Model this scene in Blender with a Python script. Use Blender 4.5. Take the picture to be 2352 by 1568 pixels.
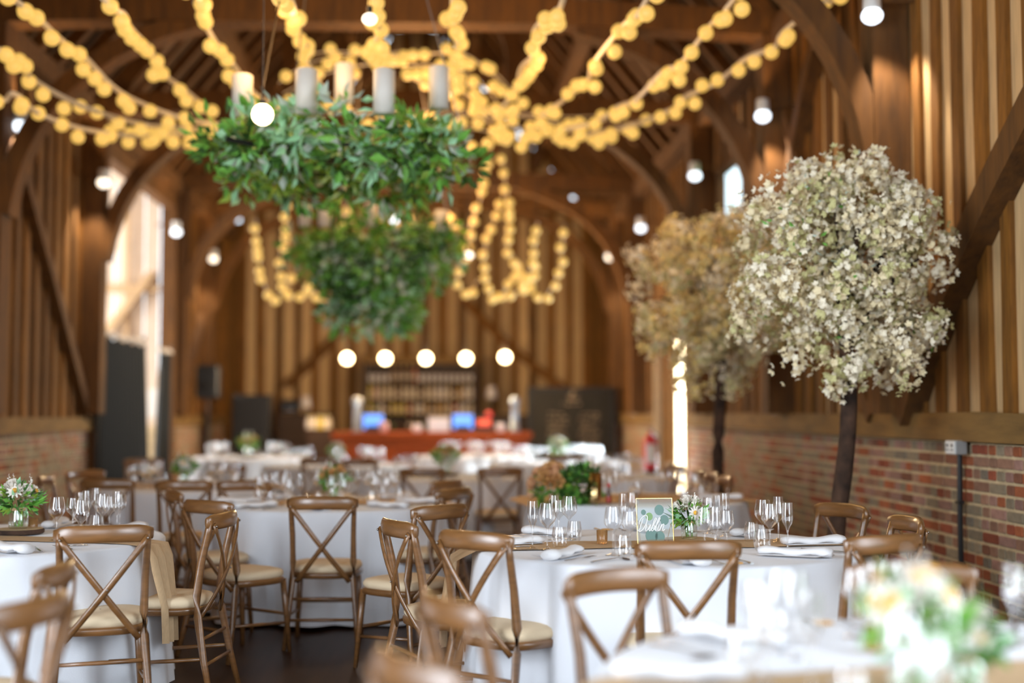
import bpy, math, random
from mathutils import Vector, Matrix
R = math.radians
PI = math.pi
rnd = random.Random(7)
for o in list(bpy.data.objects):
    bpy.data.objects.remove(o)
scene = bpy.context.scene
col = scene.collection

# ---------------------------------------------------------------- camera
FPX = 2940.0
CAMH = 1.38
PITCH = math.atan(166 / FPX)
YAW = math.atan(169 / FPX)
cd = bpy.data.cameras.new('camera')
cam = bpy.data.objects.new('camera', cd)
col.objects.link(cam)
cam.location = (0, 0, CAMH)
cam.rotation_euler = (PI / 2 + PITCH, 0, -YAW)
cd.sensor_width = 36.0
cd.lens = 36.0 * FPX / 2352
cd.clip_start = 0.05
cd.clip_end = 300
cd.dof.use_dof = True
cd.dof.focus_distance = 6.15
cd.dof.aperture_fstop = 0.67
cd.dof.aperture_blades = 0
scene.camera = cam
CM = Matrix.Rotation(-YAW, 3, 'Z') @ Matrix.Rotation(PI / 2 + PITCH, 3, 'X')

def ray(px, py):
    return CM @ Vector(((px - 1176) / FPX, (784 - py) / FPX, -1))
def at(px, py, Y):
    """the place in the barn, Y metres in front of the camera, on the line through a pixel"""
    d = ray(px, py)
    k = Y / d.y
    return Vector((d.x * k, Y, CAMH + d.z * k))
def onz(px, py, z):
    d = ray(px, py)
    k = (z - CAMH) / d.z
    return Vector((d.x * k, d.y * k, z))
def onx(px, py, X):
    d = ray(px, py)
    k = X / d.x
    return Vector((X, d.y * k, CAMH + d.z * k))

# ---------------------------------------------------------------- world, light, exposure
w = bpy.data.worlds.new('sky')
scene.world = w
w.use_nodes = True
bg = w.node_tree.nodes['Background']
bg.inputs[0].default_value = (0.78, 0.90, 1.0, 1)
bg.inputs[1].default_value = 3.0
scene.view_settings.view_transform = 'Standard'
scene.view_settings.look = 'None'
scene.view_settings.gamma = 1
scene.view_settings.use_curve_mapping = False
scene.view_settings.exposure = 0.12

def area(name, loc, rot, sx, sy, power, color):
    l = bpy.data.lights.new(name, 'AREA')
    l.shape = 'RECTANGLE'; l.size = sx; l.size_y = sy
    l.energy = power; l.color = color
    o = bpy.data.objects.new(name, l)
    col.objects.link(o)
    o.location = loc; o.rotation_euler = rot
    return o
DAY = (0.84, 0.91, 1.0)
area('daylight_side_doors', (-4.9, 0.8, 2.3), (0, R(-90), 0), 3.8, 3.0, 470, DAY)
area('daylight_gable_window', (-0.4, -3.9, 3.2), (R(90), 0, 0), 6.0, 4.0, 140, DAY)
area('daylight_porch_doors', (-9.4, 18.4, 2.2), (0, R(-90), 0), 3.8, 3.8, 560, (1.0, 0.95, 0.90))
area('daylight_right_doors', (3.52, 17.2, 1.3), (0, R(90), 0), 2.3, 0.68, 420, DAY)
area('added_daylight_right', (3.95, 0.7, 2.3), (0, R(90), 0), 3.8, 2.8, 225, DAY)  # added to brighten the foreground and the Dublin table's right side; opening unseen

# ---------------------------------------------------------------- materials
def nodes(m):
    m.use_nodes = True
    return m.node_tree.nodes, m.node_tree.links
def mat(name, c, rough=0.6, metal=0.0, spec=0.5, coat=0.0, emit=None, es=0.0, noise=0.0, nscale=8.0, stretch=(1, 1, 1), bump=0.0, bscale=30.0, vary=0.0, c2=None, trans=0.0, sheen=0.0, objc=False):
    m = bpy.data.materials.new(name)
    N, L = nodes(m)
    b = N['Principled BSDF']
    b.inputs['Base Color'].default_value = (*c, 1)
    b.inputs['Roughness'].default_value = rough
    b.inputs['Metallic'].default_value = metal
    b.inputs['Specular IOR Level'].default_value = spec
    if coat: b.inputs['Coat Weight'].default_value = coat; b.inputs['Coat Roughness'].default_value = 0.25
    if trans: b.inputs['Transmission Weight'].default_value = trans
    if sheen: b.inputs['Sheen Weight'].default_value = sheen
    if emit:
        b.inputs['Emission Color'].default_value = (*emit, 1)
        b.inputs['Emission Strength'].default_value = es
    if noise or bump:
        tc = N.new('ShaderNodeTexCoord'); mp = N.new('ShaderNodeMapping')
        mp.inputs['Scale'].default_value = stretch
        L.new(tc.outputs['Object'], mp.inputs['Vector'])
    outc = None
    if noise:
        nz = N.new('ShaderNodeTexNoise'); nz.inputs['Scale'].default_value = nscale; nz.inputs['Detail'].default_value = 5
        L.new(mp.outputs[0], nz.inputs['Vector'])
        rp = N.new('ShaderNodeValToRGB')
        rp.color_ramp.elements[0].position = 0.3; rp.color_ramp.elements[1].position = 0.7
        ca = c2 if c2 else tuple(x * (1 - noise) for x in c)
        rp.color_ramp.elements[0].color = (*ca, 1)
        rp.color_ramp.elements[1].color = (*c, 1)
        L.new(nz.outputs['Fac'], rp.inputs[0])
        outc = rp.outputs[0]
    if vary:
        oi = N.new('ShaderNodeObjectInfo'); hs = N.new('ShaderNodeHueSaturation')
        mr = N.new('ShaderNodeMapRange')
        mr.inputs['To Min'].default_value = 1 - vary; mr.inputs['To Max'].default_value = 1 + vary
        L.new(oi.outputs['Random'], mr.inputs['Value']); L.new(mr.outputs[0], hs.inputs['Value'])
        if outc: L.new(outc, hs.inputs['Color'])
        else: hs.inputs['Color'].default_value = (*c, 1)
        outc = hs.outputs[0]
    if outc: L.new(outc, b.inputs['Base Color'])
    if bump:
        nb = N.new('ShaderNodeTexNoise'); nb.inputs['Scale'].default_value = bscale; nb.inputs['Detail'].default_value = 4
        L.new(mp.outputs[0], nb.inputs['Vector'])
        bp = N.new('ShaderNodeBump'); bp.inputs['Strength'].default_value = bump; bp.inputs['Distance'].default_value = 0.01
        L.new(nb.outputs['Fac'], bp.inputs['Height']); L.new(bp.outputs[0], b.inputs['Normal'])
    return m
def glass(name, tint=(1, 1, 1), rough=0.0, edge=0.4, base=0.09):
    m = bpy.data.materials.new(name)
    N, L = nodes(m)
    N.remove(N['Principled BSDF'])
    out = N['Material Output']
    t = N.new('ShaderNodeBsdfTransparent'); t.inputs[0].default_value = (*tint, 1)
    g = N.new('ShaderNodeBsdfGlossy'); g.inputs['Roughness'].default_value = rough; g.inputs[0].default_value = (1, 1, 1, 1)
    lw = N.new('ShaderNodeLayerWeight'); lw.inputs[0].default_value = edge
    mr = N.new('ShaderNodeMapRange'); mr.inputs['To Min'].default_value = base; mr.inputs['To Max'].default_value = 0.75
    mx = N.new('ShaderNodeMixShader')
    L.new(lw.outputs['Facing'], mr.inputs['Value']); L.new(mr.outputs[0], mx.inputs[0])
    L.new(t.outputs[0], mx.inputs[1]); L.new(g.outputs[0], mx.inputs[2])
    L.new(mx.outputs[0], out.inputs['Surface'])
    return m
M = {}
M['chair'] = mat('oiled_oak', (0.235, 0.105, 0.034), 0.30, coat=0.7, noise=0.35, nscale=9, stretch=(1, 1, 6), vary=0.12, bump=0.05)
M['cushion'] = mat('cream_cushion', (0.76, 0.60, 0.40), 0.85, bump=0.1, bscale=80)
M['cloth'] = mat('white_linen', (0.80, 0.815, 0.86), 0.9, bump=0.12, bscale=250, sheen=0.2)
M['napkin'] = mat('white_napkin', (0.84, 0.83, 0.84), 0.85, bump=0.1, bscale=120)
M['runner'] = mat('peach_gauze', (0.62, 0.42, 0.235), 0.9, noise=0.15, nscale=30, stretch=(1, 6, 1))
M['metal'] = mat('steel', (0.55, 0.56, 0.58), 0.18, metal=1)
M['bolt'] = mat('dark_bolt', (0.35, 0.30, 0.26), 0.35, metal=1)
M['gold'] = mat('brushed_gold', (0.85, 0.60, 0.22), 0.28, metal=1)
M['brass'] = mat('brass', (0.62, 0.43, 0.20), 0.22, metal=1)
M['glass'] = glass('clear_glass')
M['acrylic'] = glass('clear_acrylic', (0.93, 0.97, 0.96), 0.02, 0.1, 0.03)
M['jar'] = glass('pressed_glass', (0.86, 0.92, 0.88), 0.12, 0.4, 0.22)
M['amber'] = mat('amber_glass', (0.90, 0.52, 0.22), 0.10, trans=0.75)
M['paintleaf'] = mat('painted_leaf', (0.15, 0.25, 0.22), 0.7)
M['paintleaf2'] = mat('painted_leaf_green', (0.22, 0.36, 0.15), 0.7)
M['timber'] = mat('old_oak_frame', (0.165, 0.062, 0.006), 0.8, noise=0.5, nscale=5, stretch=(3, 3, 0.5), bump=0.5, bscale=12, vary=0.2)
M['stud'] = mat('oak_stud', (0.235, 0.092, 0.008), 0.8, noise=0.5, nscale=6, stretch=(4, 4, 0.6), bump=0.5, bscale=14, vary=0.35)
M['pale_board'] = mat('pale_weatherboard', (0.64, 0.42, 0.20), 0.9, noise=0.25, nscale=5, stretch=(5, 5, 0.6), vary=0.18, bump=0.2)
M['brown_board'] = mat('brown_weatherboard', (0.18, 0.075, 0.008), 0.9, noise=0.45, nscale=5, stretch=(5, 5, 0.6), vary=0.4, bump=0.2)
M['plate'] = mat('sill_beam_oak', (0.27, 0.145, 0.038), 0.8, noise=0.4, nscale=4, stretch=(3, 0.6, 3), bump=0.4, bscale=12)
M['roofboard'] = mat('roof_boards', (0.125, 0.050, 0.006), 0.85, noise=0.5, nscale=4, vary=0.35)
M['roofback'] = mat('roof_backing', (0.10, 0.045, 0.015), 0.9)
M['mortar'] = mat('lime_mortar', (0.72, 0.56, 0.33), 0.95, noise=0.3, nscale=12, bump=0.5, bscale=60)
BR = [(0.34, 0.085, 0.040), (0.42, 0.12, 0.045), (0.25, 0.10, 0.055), (0.36, 0.19, 0.12), (0.33, 0.26, 0.17), (0.25, 0.205, 0.15), (0.40, 0.22, 0.17)]
for i, c in enumerate(BR):
    M['brick%d' % i] = mat('brick_clay_%d' % i, c, 0.9, noise=0.3, nscale=18, bump=0.5, bscale=60, vary=0.2)
M['floor'] = mat('dark_floorboards', (0.050, 0.019, 0.006), 0.42, noise=0.5, nscale=3, stretch=(6, 0.5, 1), spec=0.25)
M['porch'] = mat('pale_porch_boards', (0.84, 0.72, 0.60), 0.85, noise=0.15, nscale=3, vary=0.08)
M['black'] = mat('black_fabric', (0.008, 0.009, 0.009), 0.85)
M['blackp'] = mat('black_plastic', (0.012, 0.011, 0.011), 0.45)
M['mahogany'] = mat('mahogany', (0.36, 0.062, 0.008), 0.6, noise=0.4, nscale=4, stretch=(0.5, 4, 4), spec=0.2)
M['darkwood'] = mat('dark_shelf_wood', (0.050, 0.022, 0.009), 0.6, noise=0.3)
M['chalk'] = mat('chalkboard', (0.020, 0.017, 0.013), 0.8, noise=0.4, nscale=3)
M['chalkw'] = mat('chalk', (0.30, 0.23, 0.16), 0.95)
M['white'] = mat('white_paint', (0.8, 0.8, 0.78), 0.5)
M['candle'] = mat('ivory_candle', (0.80, 0.76, 0.70), 0.5)
M['rope'] = mat('pale_cable', (0.85, 0.74, 0.58), 0.7)
M['bulb'] = mat('warm_bulb', (0.3, 0.2, 0.08), 0.4, emit=(1.0, 0.60, 0.13), es=0.78)
M['globe'] = mat('glowing_globe', (1, 0.85, 0.6), 0.4, emit=(1.0, 0.78, 0.42), es=7)
M['lens'] = mat('cool_lamp_lens', (1, 1, 1), 0.4, emit=(0.80, 0.90, 1.0), es=2.4)
M['wlens'] = mat('warm_lamp_lens', (1, 1, 1), 0.4, emit=(1.0, 0.86, 0.66), es=2.2)
M['blue'] = mat('blue_screen', (0.1, 0.2, 0.5), 0.4, emit=(0.12, 0.33, 1.0), es=1.3)
M['redled'] = mat('red_sign_light', (0.8, 0.1, 0.05), 0.4, emit=(1, 0.13, 0.05), es=0.9)
M['red'] = mat('red_enamel', (0.62, 0.02, 0.03), 0.3)
M['leafg'] = mat('leaf_green', (0.16, 0.42, 0.06), 0.6, vary=0.1)
M['leafb'] = mat('leaf_blue_green', (0.36, 0.66, 0.38), 0.6)
M['leafd'] = mat('leaf_dark', (0.045, 0.13, 0.02), 0.6)
M['leafy'] = mat('leaf_yellow_green', (0.26, 0.42, 0.05), 0.6)
M['leafs'] = mat('leaf_silver', (0.50, 0.58, 0.48), 0.7)
M['bark'] = mat('bark', (0.10, 0.050, 0.028), 0.95, noise=0.6, nscale=9, bump=1.0, bscale=22, c2=(0.015, 0.008, 0.005))
M['cut'] = mat('cut_wood', (0.60, 0.42, 0.24), 0.8, noise=0.2)
M['petal'] = mat('ivory_petal', (0.85, 0.80, 0.72), 0.7)
M['bloss'] = mat('cream_blossom', (0.86, 0.74, 0.48), 0.8)
M['bloss2'] = mat('white_blossom', (0.92, 0.84, 0.66), 0.8)
M['blossy'] = mat('yellow_blossom', (0.86, 0.69, 0.28), 0.8)
M['blossg'] = mat('green_blossom', (0.62, 0.58, 0.28), 0.8)
M['rose'] = mat('apricot_rose', (0.66, 0.37, 0.13), 0.75)
M['rose2'] = mat('pink_rose', (0.74, 0.42, 0.22), 0.75)
M['yolk'] = mat('yellow_centre', (0.80, 0.42, 0.05), 0.8)
M['orange'] = mat('dried_orange', (0.70, 0.40, 0.14), 0.7)
M['lawn'] = mat('lawn', (0.10, 0.30, 0.05), 0.9, noise=0.4, nscale=3)
M['greyp'] = mat('grey_metal_box', (0.34, 0.34, 0.33), 0.45, metal=0.3)
M['pblue'] = mat('pale_blue_metal', (0.38, 0.45, 0.55), 0.3, metal=0.5)
for nm, c in [('b_white', (0.75, 0.68, 0.66)), ('b_pink', (0.6, 0.36, 0.34)), ('b_amber', (0.5, 0.26, 0.05)), ('b_green', (0.10, 0.16, 0.05)), ('b_red', (0.4, 0.05, 0.03)), ('b_yel', (0.65, 0.48, 0.06)), ('b_brown', (0.10, 0.04, 0.02)), ('b_cream', (0.62, 0.50, 0.36))]:
    M[nm] = mat('bottle_' + nm[2:], c, 0.25)

# ---------------------------------------------------------------- mesh building
class MB:
    def __init__(s):
        s.v = []; s.f = []; s.m = []
    def add(s, vs, fs, mi=0):
        n = len(s.v)
        s.v += [tuple(v) for v in vs]
        s.f += [tuple(i + n for i in f) for f in fs]
        s.m += [mi] * len(fs)
    def box(s, c, d, rz=0, mi=0, M4=None):
        hx, hy, hz = d[0] / 2, d[1] / 2, d[2] / 2
        vs = []
        for x, y, z in ((-1, -1, -1), (1, -1, -1), (1, 1, -1), (-1, 1, -1), (-1, -1, 1), (1, -1, 1), (1, 1, 1), (-1, 1, 1)):
            p = Vector((x * hx, y * hy, z * hz))
            if M4: p = M4 @ p
            if rz: p = Matrix.Rotation(rz, 3, 'Z') @ p
            vs.append(p + Vector(c))
        s.add(vs, [(0, 3, 2, 1), (4, 5, 6, 7), (0, 1, 5, 4), (1, 2, 6, 5), (2, 3, 7, 6), (3, 0, 4, 7)], mi)
    def chamfer(s, c, d, b=0.006, mi=0):
        """box with chamfered vertical and horizontal edges"""
        x, y, z = d[0] / 2, d[1] / 2, d[2] / 2
        rings = []
        for zz, k in ((-z, b), (-z + b, 0), (z - b, 0), (z, b)):
            X, Y = x - k, y - k
            q = b
            rings.append([(X, -Y + q, zz), (X, Y - q, zz), (X - q, Y, zz), (-X + q, Y, zz), (-X, Y - q, zz), (-X, -Y + q, zz), (-X + q, -Y, zz), (X - q, -Y, zz)])
        vs = [(p[0] + c[0], p[1] + c[1], p[2] + c[2]) for r in rings for p in r]
        fs = []
        for i in range(3):
            for j in range(8):
                a = i * 8 + j; b2 = i * 8 + (j + 1) % 8
                fs.append((a, b2, b2 + 8, a + 8))
        fs.append(tuple(reversed(range(8)))); fs.append(tuple(range(24, 32)))
        s.add(vs, fs, mi)
    def beam(s, a, b, w, h, mi=0, up=(0, 0, 1), taper=1.0):
        a = Vector(a); b = Vector(b); d = (b - a).normalized()
        u = Vector(up)
        if abs(d.dot(u)) > 0.98: u = Vector((0, 1, 0))
        x = d.cross(u).normalized(); y = x.cross(d).normalized()
        vs = []
        for p, k in ((a, 1.0), (b, taper)):
            for i, j in ((-1, -1), (1, -1), (1, 1), (-1, 1)):
                vs.append(p + x * (i * w * k / 2) + y * (j * h * k / 2))
        s.add(vs, [(0, 1, 2, 3), (7, 6, 5, 4), (0, 4, 5, 1), (1, 5, 6, 2), (2, 6, 7, 3), (3, 7, 4, 0)], mi)
    def tube(s, pts, r, n=8, mi=0, flat=None, cap=True, up=(0, 0, 1)):
        """r number or list; flat=(w,h) elliptical section multipliers"""
        pts = [Vector(p) for p in pts]
        if not isinstance(r, (list, tuple)): r = [r] * len(pts)
        base = len(s.v); vs = []; fs = []
        U = Vector(up)
        for i, p in enumerate(pts):
            d = (pts[min(i + 1, len(pts) - 1)] - pts[max(i - 1, 0)])
            if d.length < 1e-9: d = Vector((0, 0, 1))
            d.normalize()
            x = d.cross(U)
            if x.length < 0.05: x = d.cross(Vector((0, 1, 0)))
            x.normalize(); y = x.cross(d).normalized()
            fw, fh = flat if flat else (1, 1)
            for k in range(n):
                a = 2 * PI * (k + 0.5) / n
                vs.append(p + x * math.cos(a) * r[i] * fw + y * math.sin(a) * r[i] * fh)
        for i in range(len(pts) - 1):
            for k in range(n):
                a = i * n + k; b = i * n + (k + 1) % n
                fs.append((a, a + n, b + n, b))
        if cap:
            fs.append(tuple(range(n))); fs.append(tuple(reversed(range((len(pts) - 1) * n, len(pts) * n))))
        s.add(vs, fs, mi)
    def lathe(s, prof, c=(0, 0, 0), n=16, mi=0, closed=False):
        vs = []; fs = []
        for r, z in prof:
            for k in range(n):
                a = 2 * PI * k / n
                vs.append((c[0] + r * math.cos(a), c[1] + r * math.sin(a), c[2] + z))
        for i in range(len(prof) - 1):
            for k in range(n):
                a = i * n + k; b = i * n + (k + 1) % n
                fs.append((a, b, b + n, a + n))
        s.add(vs, fs, mi)
    def ball(s, c, r, nu=8, nv=5, mi=0, sc=(1, 1, 1)):
        prof = [(max(1e-4, r * math.sin(PI * i / nv)), -r * math.cos(PI * i / nv)) for i in range(nv + 1)]
        n0 = len(s.v)
        s.lathe(prof, (0, 0, 0), nu, mi)
        for i in range(n0, len(s.v)):
            v = s.v[i]
            s.v[i] = (c[0] + v[0] * sc[0], c[1] + v[1] * sc[1], c[2] + v[2] * sc[2])
    def mesh(s, name, mats, smooth=False):
        me = bpy.data.meshes.new(name)
        me.from_pydata(s.v, [], s.f)
        if not isinstance(mats, (list, tuple)): mats = [mats]
        for m in mats: me.materials.append(M[m] if isinstance(m, str) else m)
        if len(mats) > 1: me.polygons.foreach_set('material_index', s.m)
        if smooth: me.polygons.foreach_set('use_smooth', [True] * len(s.f))
        me.update()
        return me
    def build(s, name, mats, parent=None, smooth=False, loc=None, bevel=None):
        o = bpy.data.objects.new(name, s.mesh(name, mats, smooth))
        col.objects.link(o)
        if parent: o.parent = parent
        if loc: o.location = loc
        return o
def put(name, me, parent=None, loc=None, rz=None, rot=None, sc=None):
    o = bpy.data.objects.new(name, me); col.objects.link(o)
    if parent: o.parent = parent
    if loc is not None: o.location = loc
    if rz is not None: o.rotation_euler = (0, 0, rz)
    if rot is not None: o.rotation_euler = rot
    if sc is not None: o.scale = sc
    return o
def tag(o, label=None, cat=None, group=None, kind=None):
    if label: o['label'] = label
    if cat: o['category'] = cat
    if group: o['group'] = group
    if kind: o['kind'] = kind
    return o
def empty(name, loc=(0, 0, 0), rz=0):
    o = bpy.data.objects.new(name, None); col.objects.link(o)
    o.empty_display_size = 0.1
    o.location = loc; o.rotation_euler = (0, 0, rz)
    return o
def copy_tree(o, parent=None):
    c = o.copy(); col.objects.link(c)
    if parent: c.parent = parent
    for ch in list(kids.get(o.name, [])):
        copy_tree(ch, c)
    return c
kids = {}
def index_kids():
    kids.clear()
    for o in bpy.data.objects:
        if o.parent: kids.setdefault(o.parent.name, []).append(o)
def bez(p0, p1, p2, n=8):
    p0, p1, p2 = Vector(p0), Vector(p1), Vector(p2)
    return [(1 - t) ** 2 * p0 + 2 * t * (1 - t) * p1 + t * t * p2 for t in [i / n for i in range(n + 1)]]

# ================================================================ THE BARN
XL, XR, Y0, Y1 = -4.2, 3.3, -4.0, 25.4
ZP0, ZP1 = 1.20, 1.38          # sill beam on the brick wall
ZE = 4.95                      # eaves
XM = (XL + XR) / 2
ZRIDGE = 9.5
TR = [5.8, 8.9, 11.9, 15.4, 20.45, 22.8]   # trusses
PORCH = (15.75, 20.25)         # tall opening on the left
RDOOR = (16.75, 19.2)          # door on the right

mb = MB(); mb.box((XM, 10.5, -0.05), (12.4, 30, 0.1)); fl = mb.build('floor', 'floor'); tag(fl, kind='structure')
mb = MB(); mb.box((-7.6, 18.5, -0.05), (5.0, 6, 0.08)); tag(mb.build('floor', 'floor'), kind='structure')
mb = MB(); mb.box((23, 18, -0.3), (38, 60, 0.1)); tag(mb.build('lawn', 'lawn'), kind='structure')

# ---- brick plinths
brick_meshes = {}
def brick_mesh(L, ci, side):
    k = (L, ci)
    if k not in brick_meshes:
        b = MB(); b.chamfer((0, 0, 0), (0.05, L - 0.009, 0.058), 0.005)
        brick_meshes[k] = b.mesh('brick', 'brick%d' % ci)
    return brick_meshes[k]
def brick_wall(name, side, spans, near, maxn, holes):
    X = XR if side > 0 else XL
    back = MB()
    for a, b in spans:
        back.box((X + side * 0.15, (a + b) / 2, ZP0 / 2), (0.30, b - a, ZP0))
    w_ = back.build(name, 'mortar'); tag(w_, kind='structure')
    cand = []
    H = 0.0752
    r = random.Random(11 + side)
    for c in range(16):
        z = c * H + 0.035
        if z + 0.03 > ZP0: break
        header = c % 2 == 1
        L = 0.1025 if header else 0.215
        for a, b in spans:
            y = a + 0.01 - (0.05 if header else 0) * 0
            first = True
            while y < b - 0.06:
                l = L
                if not header and r.random() < 0.22: l = 0.1025
                if y + l > b: l = 0.1025
                if y + l > b: break
                ci = r.choices(range(7), [4, 4, 4, 4, 3.5, 1.2, 3])[0]
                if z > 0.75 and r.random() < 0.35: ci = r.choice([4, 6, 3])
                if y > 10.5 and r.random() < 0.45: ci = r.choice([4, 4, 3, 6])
                cand.append((y, z, l, ci))
                y += l + 0.011
    def vis(t):
        d = t[0]
        lim = abs(FPX * X / d)
        px = 1007 + (FPX * X / d)
        return near < d
    cv = sorted([t for t in cand if t[0] > near], key=lambda t: (t[0], t[1]))
    # the largest on screen first, one brick a part
    parts = cv[:maxn]; rest = cv[maxn:] + [t for t in cand if t[0] <= near]
    for y, z, l, ci in parts:
        o = put('brick', brick_mesh(l, ci, side), w_, (X + side * (0.019 - r.uniform(0, 0.006)), y + l / 2, z))
        o.rotation_euler = (0, 0, r.uniform(-0.02, 0.02))
    s = MB()
    for y, z, l, ci in rest:
        s.box((X + side * (0.019 - r.uniform(0, 0.006)), y + l / 2, z), (0.05, l - 0.009, 0.058), mi=ci)
    st = s.build('brick_courses', ['brick%d' % i for i in range(7)], w_); st['kind'] = 'stuff'
    return w_
brick_wall('wall_right', 1, [(Y0, -0.7), (3.9, RDOOR[0]), (RDOOR[1], Y1)], 7.0, 298, None)
brick_wall('wall_left', -1, [(Y0, -0.6), (4.0, PORCH[0]), (PORCH[1], Y1)], 11.9, 298, None)

# ---- sill beams, wall plates
def struct(mb, name, m, smooth=False):
    return tag(mb.build(name, m, None, smooth), kind='structure')
def wavy_beam(mb, x, y0, y1, z0, z1, d, side, seed):
    r = random.Random(seed)
    n = max(2, int((y1 - y0) / 0.7))
    ys = [y0 + (y1 - y0) * i / n for i in range(n + 1)]
    prev = None
    for i, y in enumerate(ys):
        a = r.uniform(-0.012, 0.012); b = r.uniform(-0.012, 0.012)
        q = [(x, y, z0), (x - side * (d + a), y, z0 + 0.01), (x - side * (d + b), y, z1 + a), (x, y, z1 + b)]
        if prev:
            mb.add(prev + q, [(0, 4, 5, 1), (1, 5, 6, 2), (2, 6, 7, 3), (3, 7, 4, 0)] if side > 0 else [(0, 1, 5, 4), (1, 2, 6, 5), (2, 3, 7, 6), (3, 0, 4, 7)])
        prev = q
mb = MB()
for a, b in [(Y0, -0.7), (3.9, RDOOR[0]), (RDOOR[1], Y1)]: wavy_beam(mb, XR + 0.2, a, b, ZP0, ZP1, 0.26, 1, 3)
struct(mb, 'trim_1', 'plate')
mb = MB()
for a, b in [(Y0, -0.6), (4.0, PORCH[0]), (PORCH[1], Y1)]: wavy_beam(mb, XL - 0.2, a, b, ZP0 - 0.03, ZP1 - 0.04, 0.26, -1, 4)
struct(mb, 'trim_2', 'plate')

# ---- timber walls: studs and boards, piece by piece
def stud_mesh(h, w_, d, mname, seed):
    r = random.Random(seed)
    b = MB(); n = 5
    prev = None; vs = []; fs = []
    ox = 0
    for i in range(n + 1):
        z = h * i / n
        ox += r.uniform(-0.012, 0.012); k = 1 + r.uniform(-0.1, 0.1)
        vs += [(-d / 2, ox - w_ * k / 2, z), (d / 2, ox - w_ * k / 2, z), (d / 2, ox + w_ * k / 2, z), (-d / 2, ox + w_ * k / 2, z)]
    for i in range(n):
        for j in range(4):
            a = i * 4 + j; c = i * 4 + (j + 1) % 4
            fs.append((a, c, c + 4, a + 4))
    fs.append((3, 2, 1, 0)); fs.append((n * 4, n * 4 + 1, n * 4 + 2, n * 4 + 3))
    b.add(vs, fs)
    return b.mesh('stud', mname)
HW = ZE - ZP1
studs = [stud_mesh(HW, 0.135, 0.12, 'stud', i) for i in range(5)]
def board_mesh(h, w_, mname):
    b = MB(); b.chamfer((0, 0, h / 2), (0.03, w_, h), 0.004)
    return b.mesh('board', mname)
cache = {}
def board(h, w_, mname):
    k = (round(h, 3), round(w_, 3), mname)
    if k not in cache: cache[k] = board_mesh(*k)
    return cache[k]
def timber_wall(name, side, y0, y1, spacing, pal, openings=(), zskip=None, zlow=ZP1):
    """openings: (ya, yb, za, zb) windows, zskip: (ya, yb, z) nothing below z"""
    X = XR if side > 0 else XL
    root = empty(name, (X, 0, 0)); tag(root, kind='structure')
    n = round((y1 - y0) / spacing); sp = (y1 - y0) / n
    r = random.Random(side * 5 + 50)
    for i in range(n + 1):
        y = y0 + i * sp + r.uniform(-0.03, 0.03)
        zs = zlow
        if zskip and zskip[0] < y < zskip[1]: zs = zskip[2]
        segs = [(zs, ZE)]
        for ya, yb, za, zb in openings:
            if ya - 0.05 < y < yb + 0.05: segs = [(zs, za), (zb, ZE)]
        for a, b in segs:
            if b - a < 0.05: continue
            o = put('stud', studs[i % 5], root, (side * 0.06, y, a)); o.scale = (1, r.uniform(0.85, 1.15), (b - a) / HW)
            o.rotation_euler = (r.uniform(-0.008, 0.008), 0, 0)
        if i < n:
            yc = y0 + (i + 0.5) * sp
            zs = zlow
            if zskip and zskip[0] < yc < zskip[1]: zs = zskip[2]
            segs = [(zs, ZE)]
            for ya, yb, za, zb in openings:
                if ya < yc < yb: segs = [(zs, za), (zb, ZE)]
            for a, b in segs:
                mname = pal(yc, r)
                put('board', board(b - a, sp + 0.02, mname), root, (side * 0.05, yc, a))
    return root
WIN = [(13.75, 14.95, 3.45, 4.25), (21.0, 21.9, 3.3, 4.3), (23.6, 24.2, 1.9, 3.3)]
def palR(y, r):
    if y < 9.4: return 'pale_board'
    return 'pale_board' if r.random() < 0.38 else 'brown_board'
def palL(y, r):
    return 'pale_board' if r.random() < 0.22 else 'brown_board'
timber_wall('wall_right', 1, Y0, -0.7, 0.335, palR)
timber_wall('wall_right', 1, 3.9, Y1, 0.335, palR, WIN, (RDOOR[0], RDOOR[1], 2.55))
# left: three stretches, open to the porch and to the side doors behind the camera
timber_wall('wall_left', -1, 4.0, PORCH[0] - 0.1, 0.335, palL, zlow=1.31)
timber_wall('wall_left', -1, PORCH[1] + 0.1, Y1, 0.335, palL, zlow=1.31)
timber_wall('wall_left', -1, Y0, -0.6, 0.335, palL, zlow=1.31)
# end wall with gable
root = empty('wall_back', (0, Y1, 0)); tag(root, kind='structure')
n = 21; sp = (XR - XL) / n
r = random.Random(9)
def roofz(x):
    return ZE + (ZRIDGE - ZE) * (1 - abs(x - XM) / ((XR - XL) / 2))
for i in range(n + 1):
    x = XL + i * sp
    h = roofz(min(max(x, XL + 0.1), XR - 0.1)) - 1.0
    o = put('stud', studs[i % 5], root, (x, 0.02, 1.0), rz=PI / 2); o.scale = (1, r.uniform(0.9, 1.2), h / HW)
    if i < n:
        xc = x + sp / 2
        h = roofz(xc) - 1.0
        m_ = 'pale_board' if (i not in (0, 20)) and r.random() < 0.9 else 'brown_board'
        put('board', board(h, sp + 0.02, m_), root, (xc, 0.01, 1.0), rz=PI / 2)
mb = MB(); mb.box((XM, Y1 + 0.15, 0.5), (XR - XL, 0.3, 1.0)); struct(mb, 'wall_back', 'brown_board')
# braces of the end wall (an A of curved timbers)
for sx, pts in ((-1, [(860, 655), (770, 790), (660, 885)]), (1, [(1060, 680), (1160, 800), (1300, 895)])):
    P3 = [at(px, py, Y1 - 0.1) for px, py in pts]
    mb = MB(); mb.tube(bez(P3[0], P3[1], P3[2], 8), 0.11, 4, flat=(1, 0.7), up=(0, 1, 0)); struct(mb, 'trim_3', 'stud')

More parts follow.
